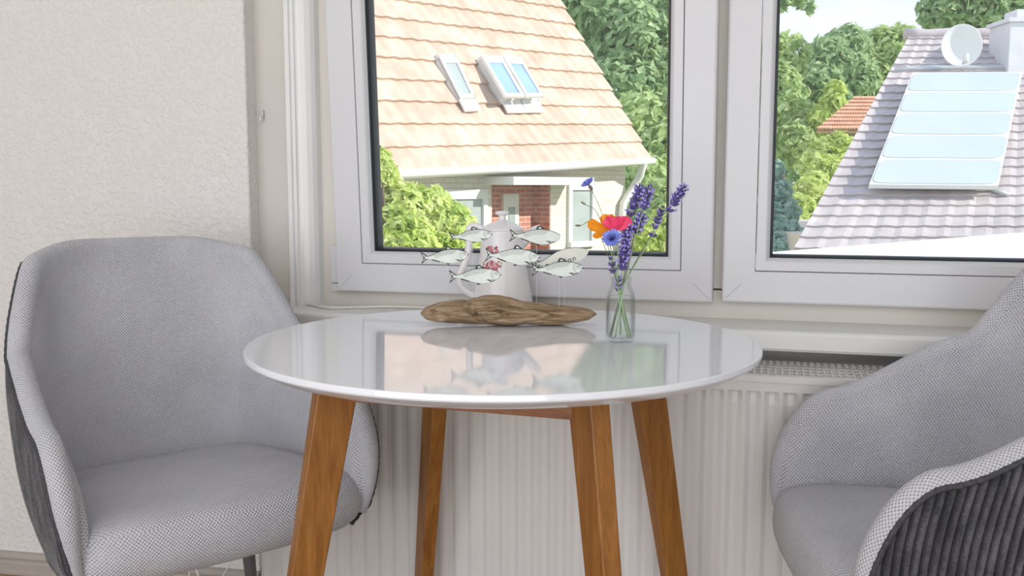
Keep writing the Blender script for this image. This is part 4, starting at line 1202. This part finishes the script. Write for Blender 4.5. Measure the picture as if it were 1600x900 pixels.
tree('conifer', 'blue green conifer at the lower left corner of the right window', 'tree', [(1215, 300, 11, 22), (1218, 335, 11, 30), (1220, 370, 10.8, 32), (1205, 400, 10.6, 40), (1195, 340, 11, 30), (1212, 265, 11, 14)], 4200, .055, M['leaf_d'], 12, trunk=True)
tree('tree', 'large tree behind the ridge and chimney of the grey roof', 'tree', [(1480, 10, 34, 40), (1530, 15, 34, 45), (1570, 0, 34, 45), (1510, -30, 34, 50), (1620, 10, 34, 45), (1460, 30, 34, 22)], 4200, .19, M['leaf_b'], 13, GT)
tree('tree', 'overhanging leafy branch tip at the upper left of the right window', 'tree', [(1225, -14, 26, 26), (1256, -6, 26, 20), (1266, 14, 26, 8), (1215, 10, 26, 12)], 700, .12, M['leaf_b'], 14, trunk=False)
tree('hedge', 'distant row of trees closing the gardens', 'hedge', [(900 + 60*i, 250 - 12*(i % 2), 58, 75) for i in range(-6, 13)], 9000, .42, M['leaf_b'], 15, trunk=False)
#__PART2_END__

# ------------------------------------------------------------------ light
al = bpy.data.lights.new('added_room_fill', 'AREA'); al.shape = 'RECTANGLE'; al.size = 4.2; al.size_y = 2.2; al.energy = 58; al.color = (1, .975, .95)  # unseen area light added behind the camera to brighten the room, no door there
ao = link(bpy.data.objects.new('added_room_fill', al)); ao.location = (-.5, -1.85, 1.35); ao.rotation_euler = (PI/2, 0, 0)
scene.view_settings.view_transform = 'Standard'
scene.view_settings.look = 'None'
scene.view_settings.gamma = 1
scene.view_settings.exposure = 0.0
scene.view_settings.use_curve_mapping = False
w = bpy.data.worlds.new('sky'); scene.world = w; w.use_nodes = True
nt = w.node_tree; bg = nt.nodes['Background']
tc = nt.nodes.new('ShaderNodeTexCoord'); sx = nt.nodes.new('ShaderNodeSeparateXYZ'); nt.links.new(tc.outputs['Generated'], sx.inputs[0])
cr = nt.nodes.new('ShaderNodeValToRGB'); nt.links.new(sx.outputs['Z'], cr.inputs[0])
cr.color_ramp.elements[0].position = 0.0; cr.color_ramp.elements[0].color = (.78, .885, 1, 1)
cr.color_ramp.elements[1].position = .7; cr.color_ramp.elements[1].color = (.38, .6, 1, 1)
nz = nt.nodes.new('ShaderNodeTexNoise'); nz.inputs['Scale'].default_value = 2.2; nz.inputs['Detail'].default_value = 6
mp = nt.nodes.new('ShaderNodeMapping'); mp.inputs['Scale'].default_value = (1, 1, 3); nt.links.new(tc.outputs['Generated'], mp.inputs[0]); nt.links.new(mp.outputs[0], nz.inputs['Vector'])
c2r = nt.nodes.new('ShaderNodeValToRGB'); nt.links.new(nz.outputs['Fac'], c2r.inputs[0])
c2r.color_ramp.elements[0].position = .42; c2r.color_ramp.elements[1].position = .62
mx = nt.nodes.new('ShaderNodeMixRGB'); nt.links.new(c2r.outputs[0], mx.inputs[0]); nt.links.new(cr.outputs[0], mx.inputs[1]); mx.inputs[2].default_value = (1, 1, 1, 1)
nt.links.new(mx.outputs[0], bg.inputs[0]); bg.inputs[1].default_value = 1.15

sun = bpy.data.lights.new('sun', 'SUN'); sun.energy = 4.5; sun.angle = math.radians(.6); sun.color = (1, .95, .87)
so = link(bpy.data.objects.new('sun', sun))
ch = CF.copy(); ch.z = 0; ch.normalize()
sd = (CR * .92 - ch * .24 + Vector((0, 0, .50))).normalized()
so.rotation_euler = (-sd).to_track_quat('-Z', 'Y').to_euler()
so.location = (6, -4, 8)
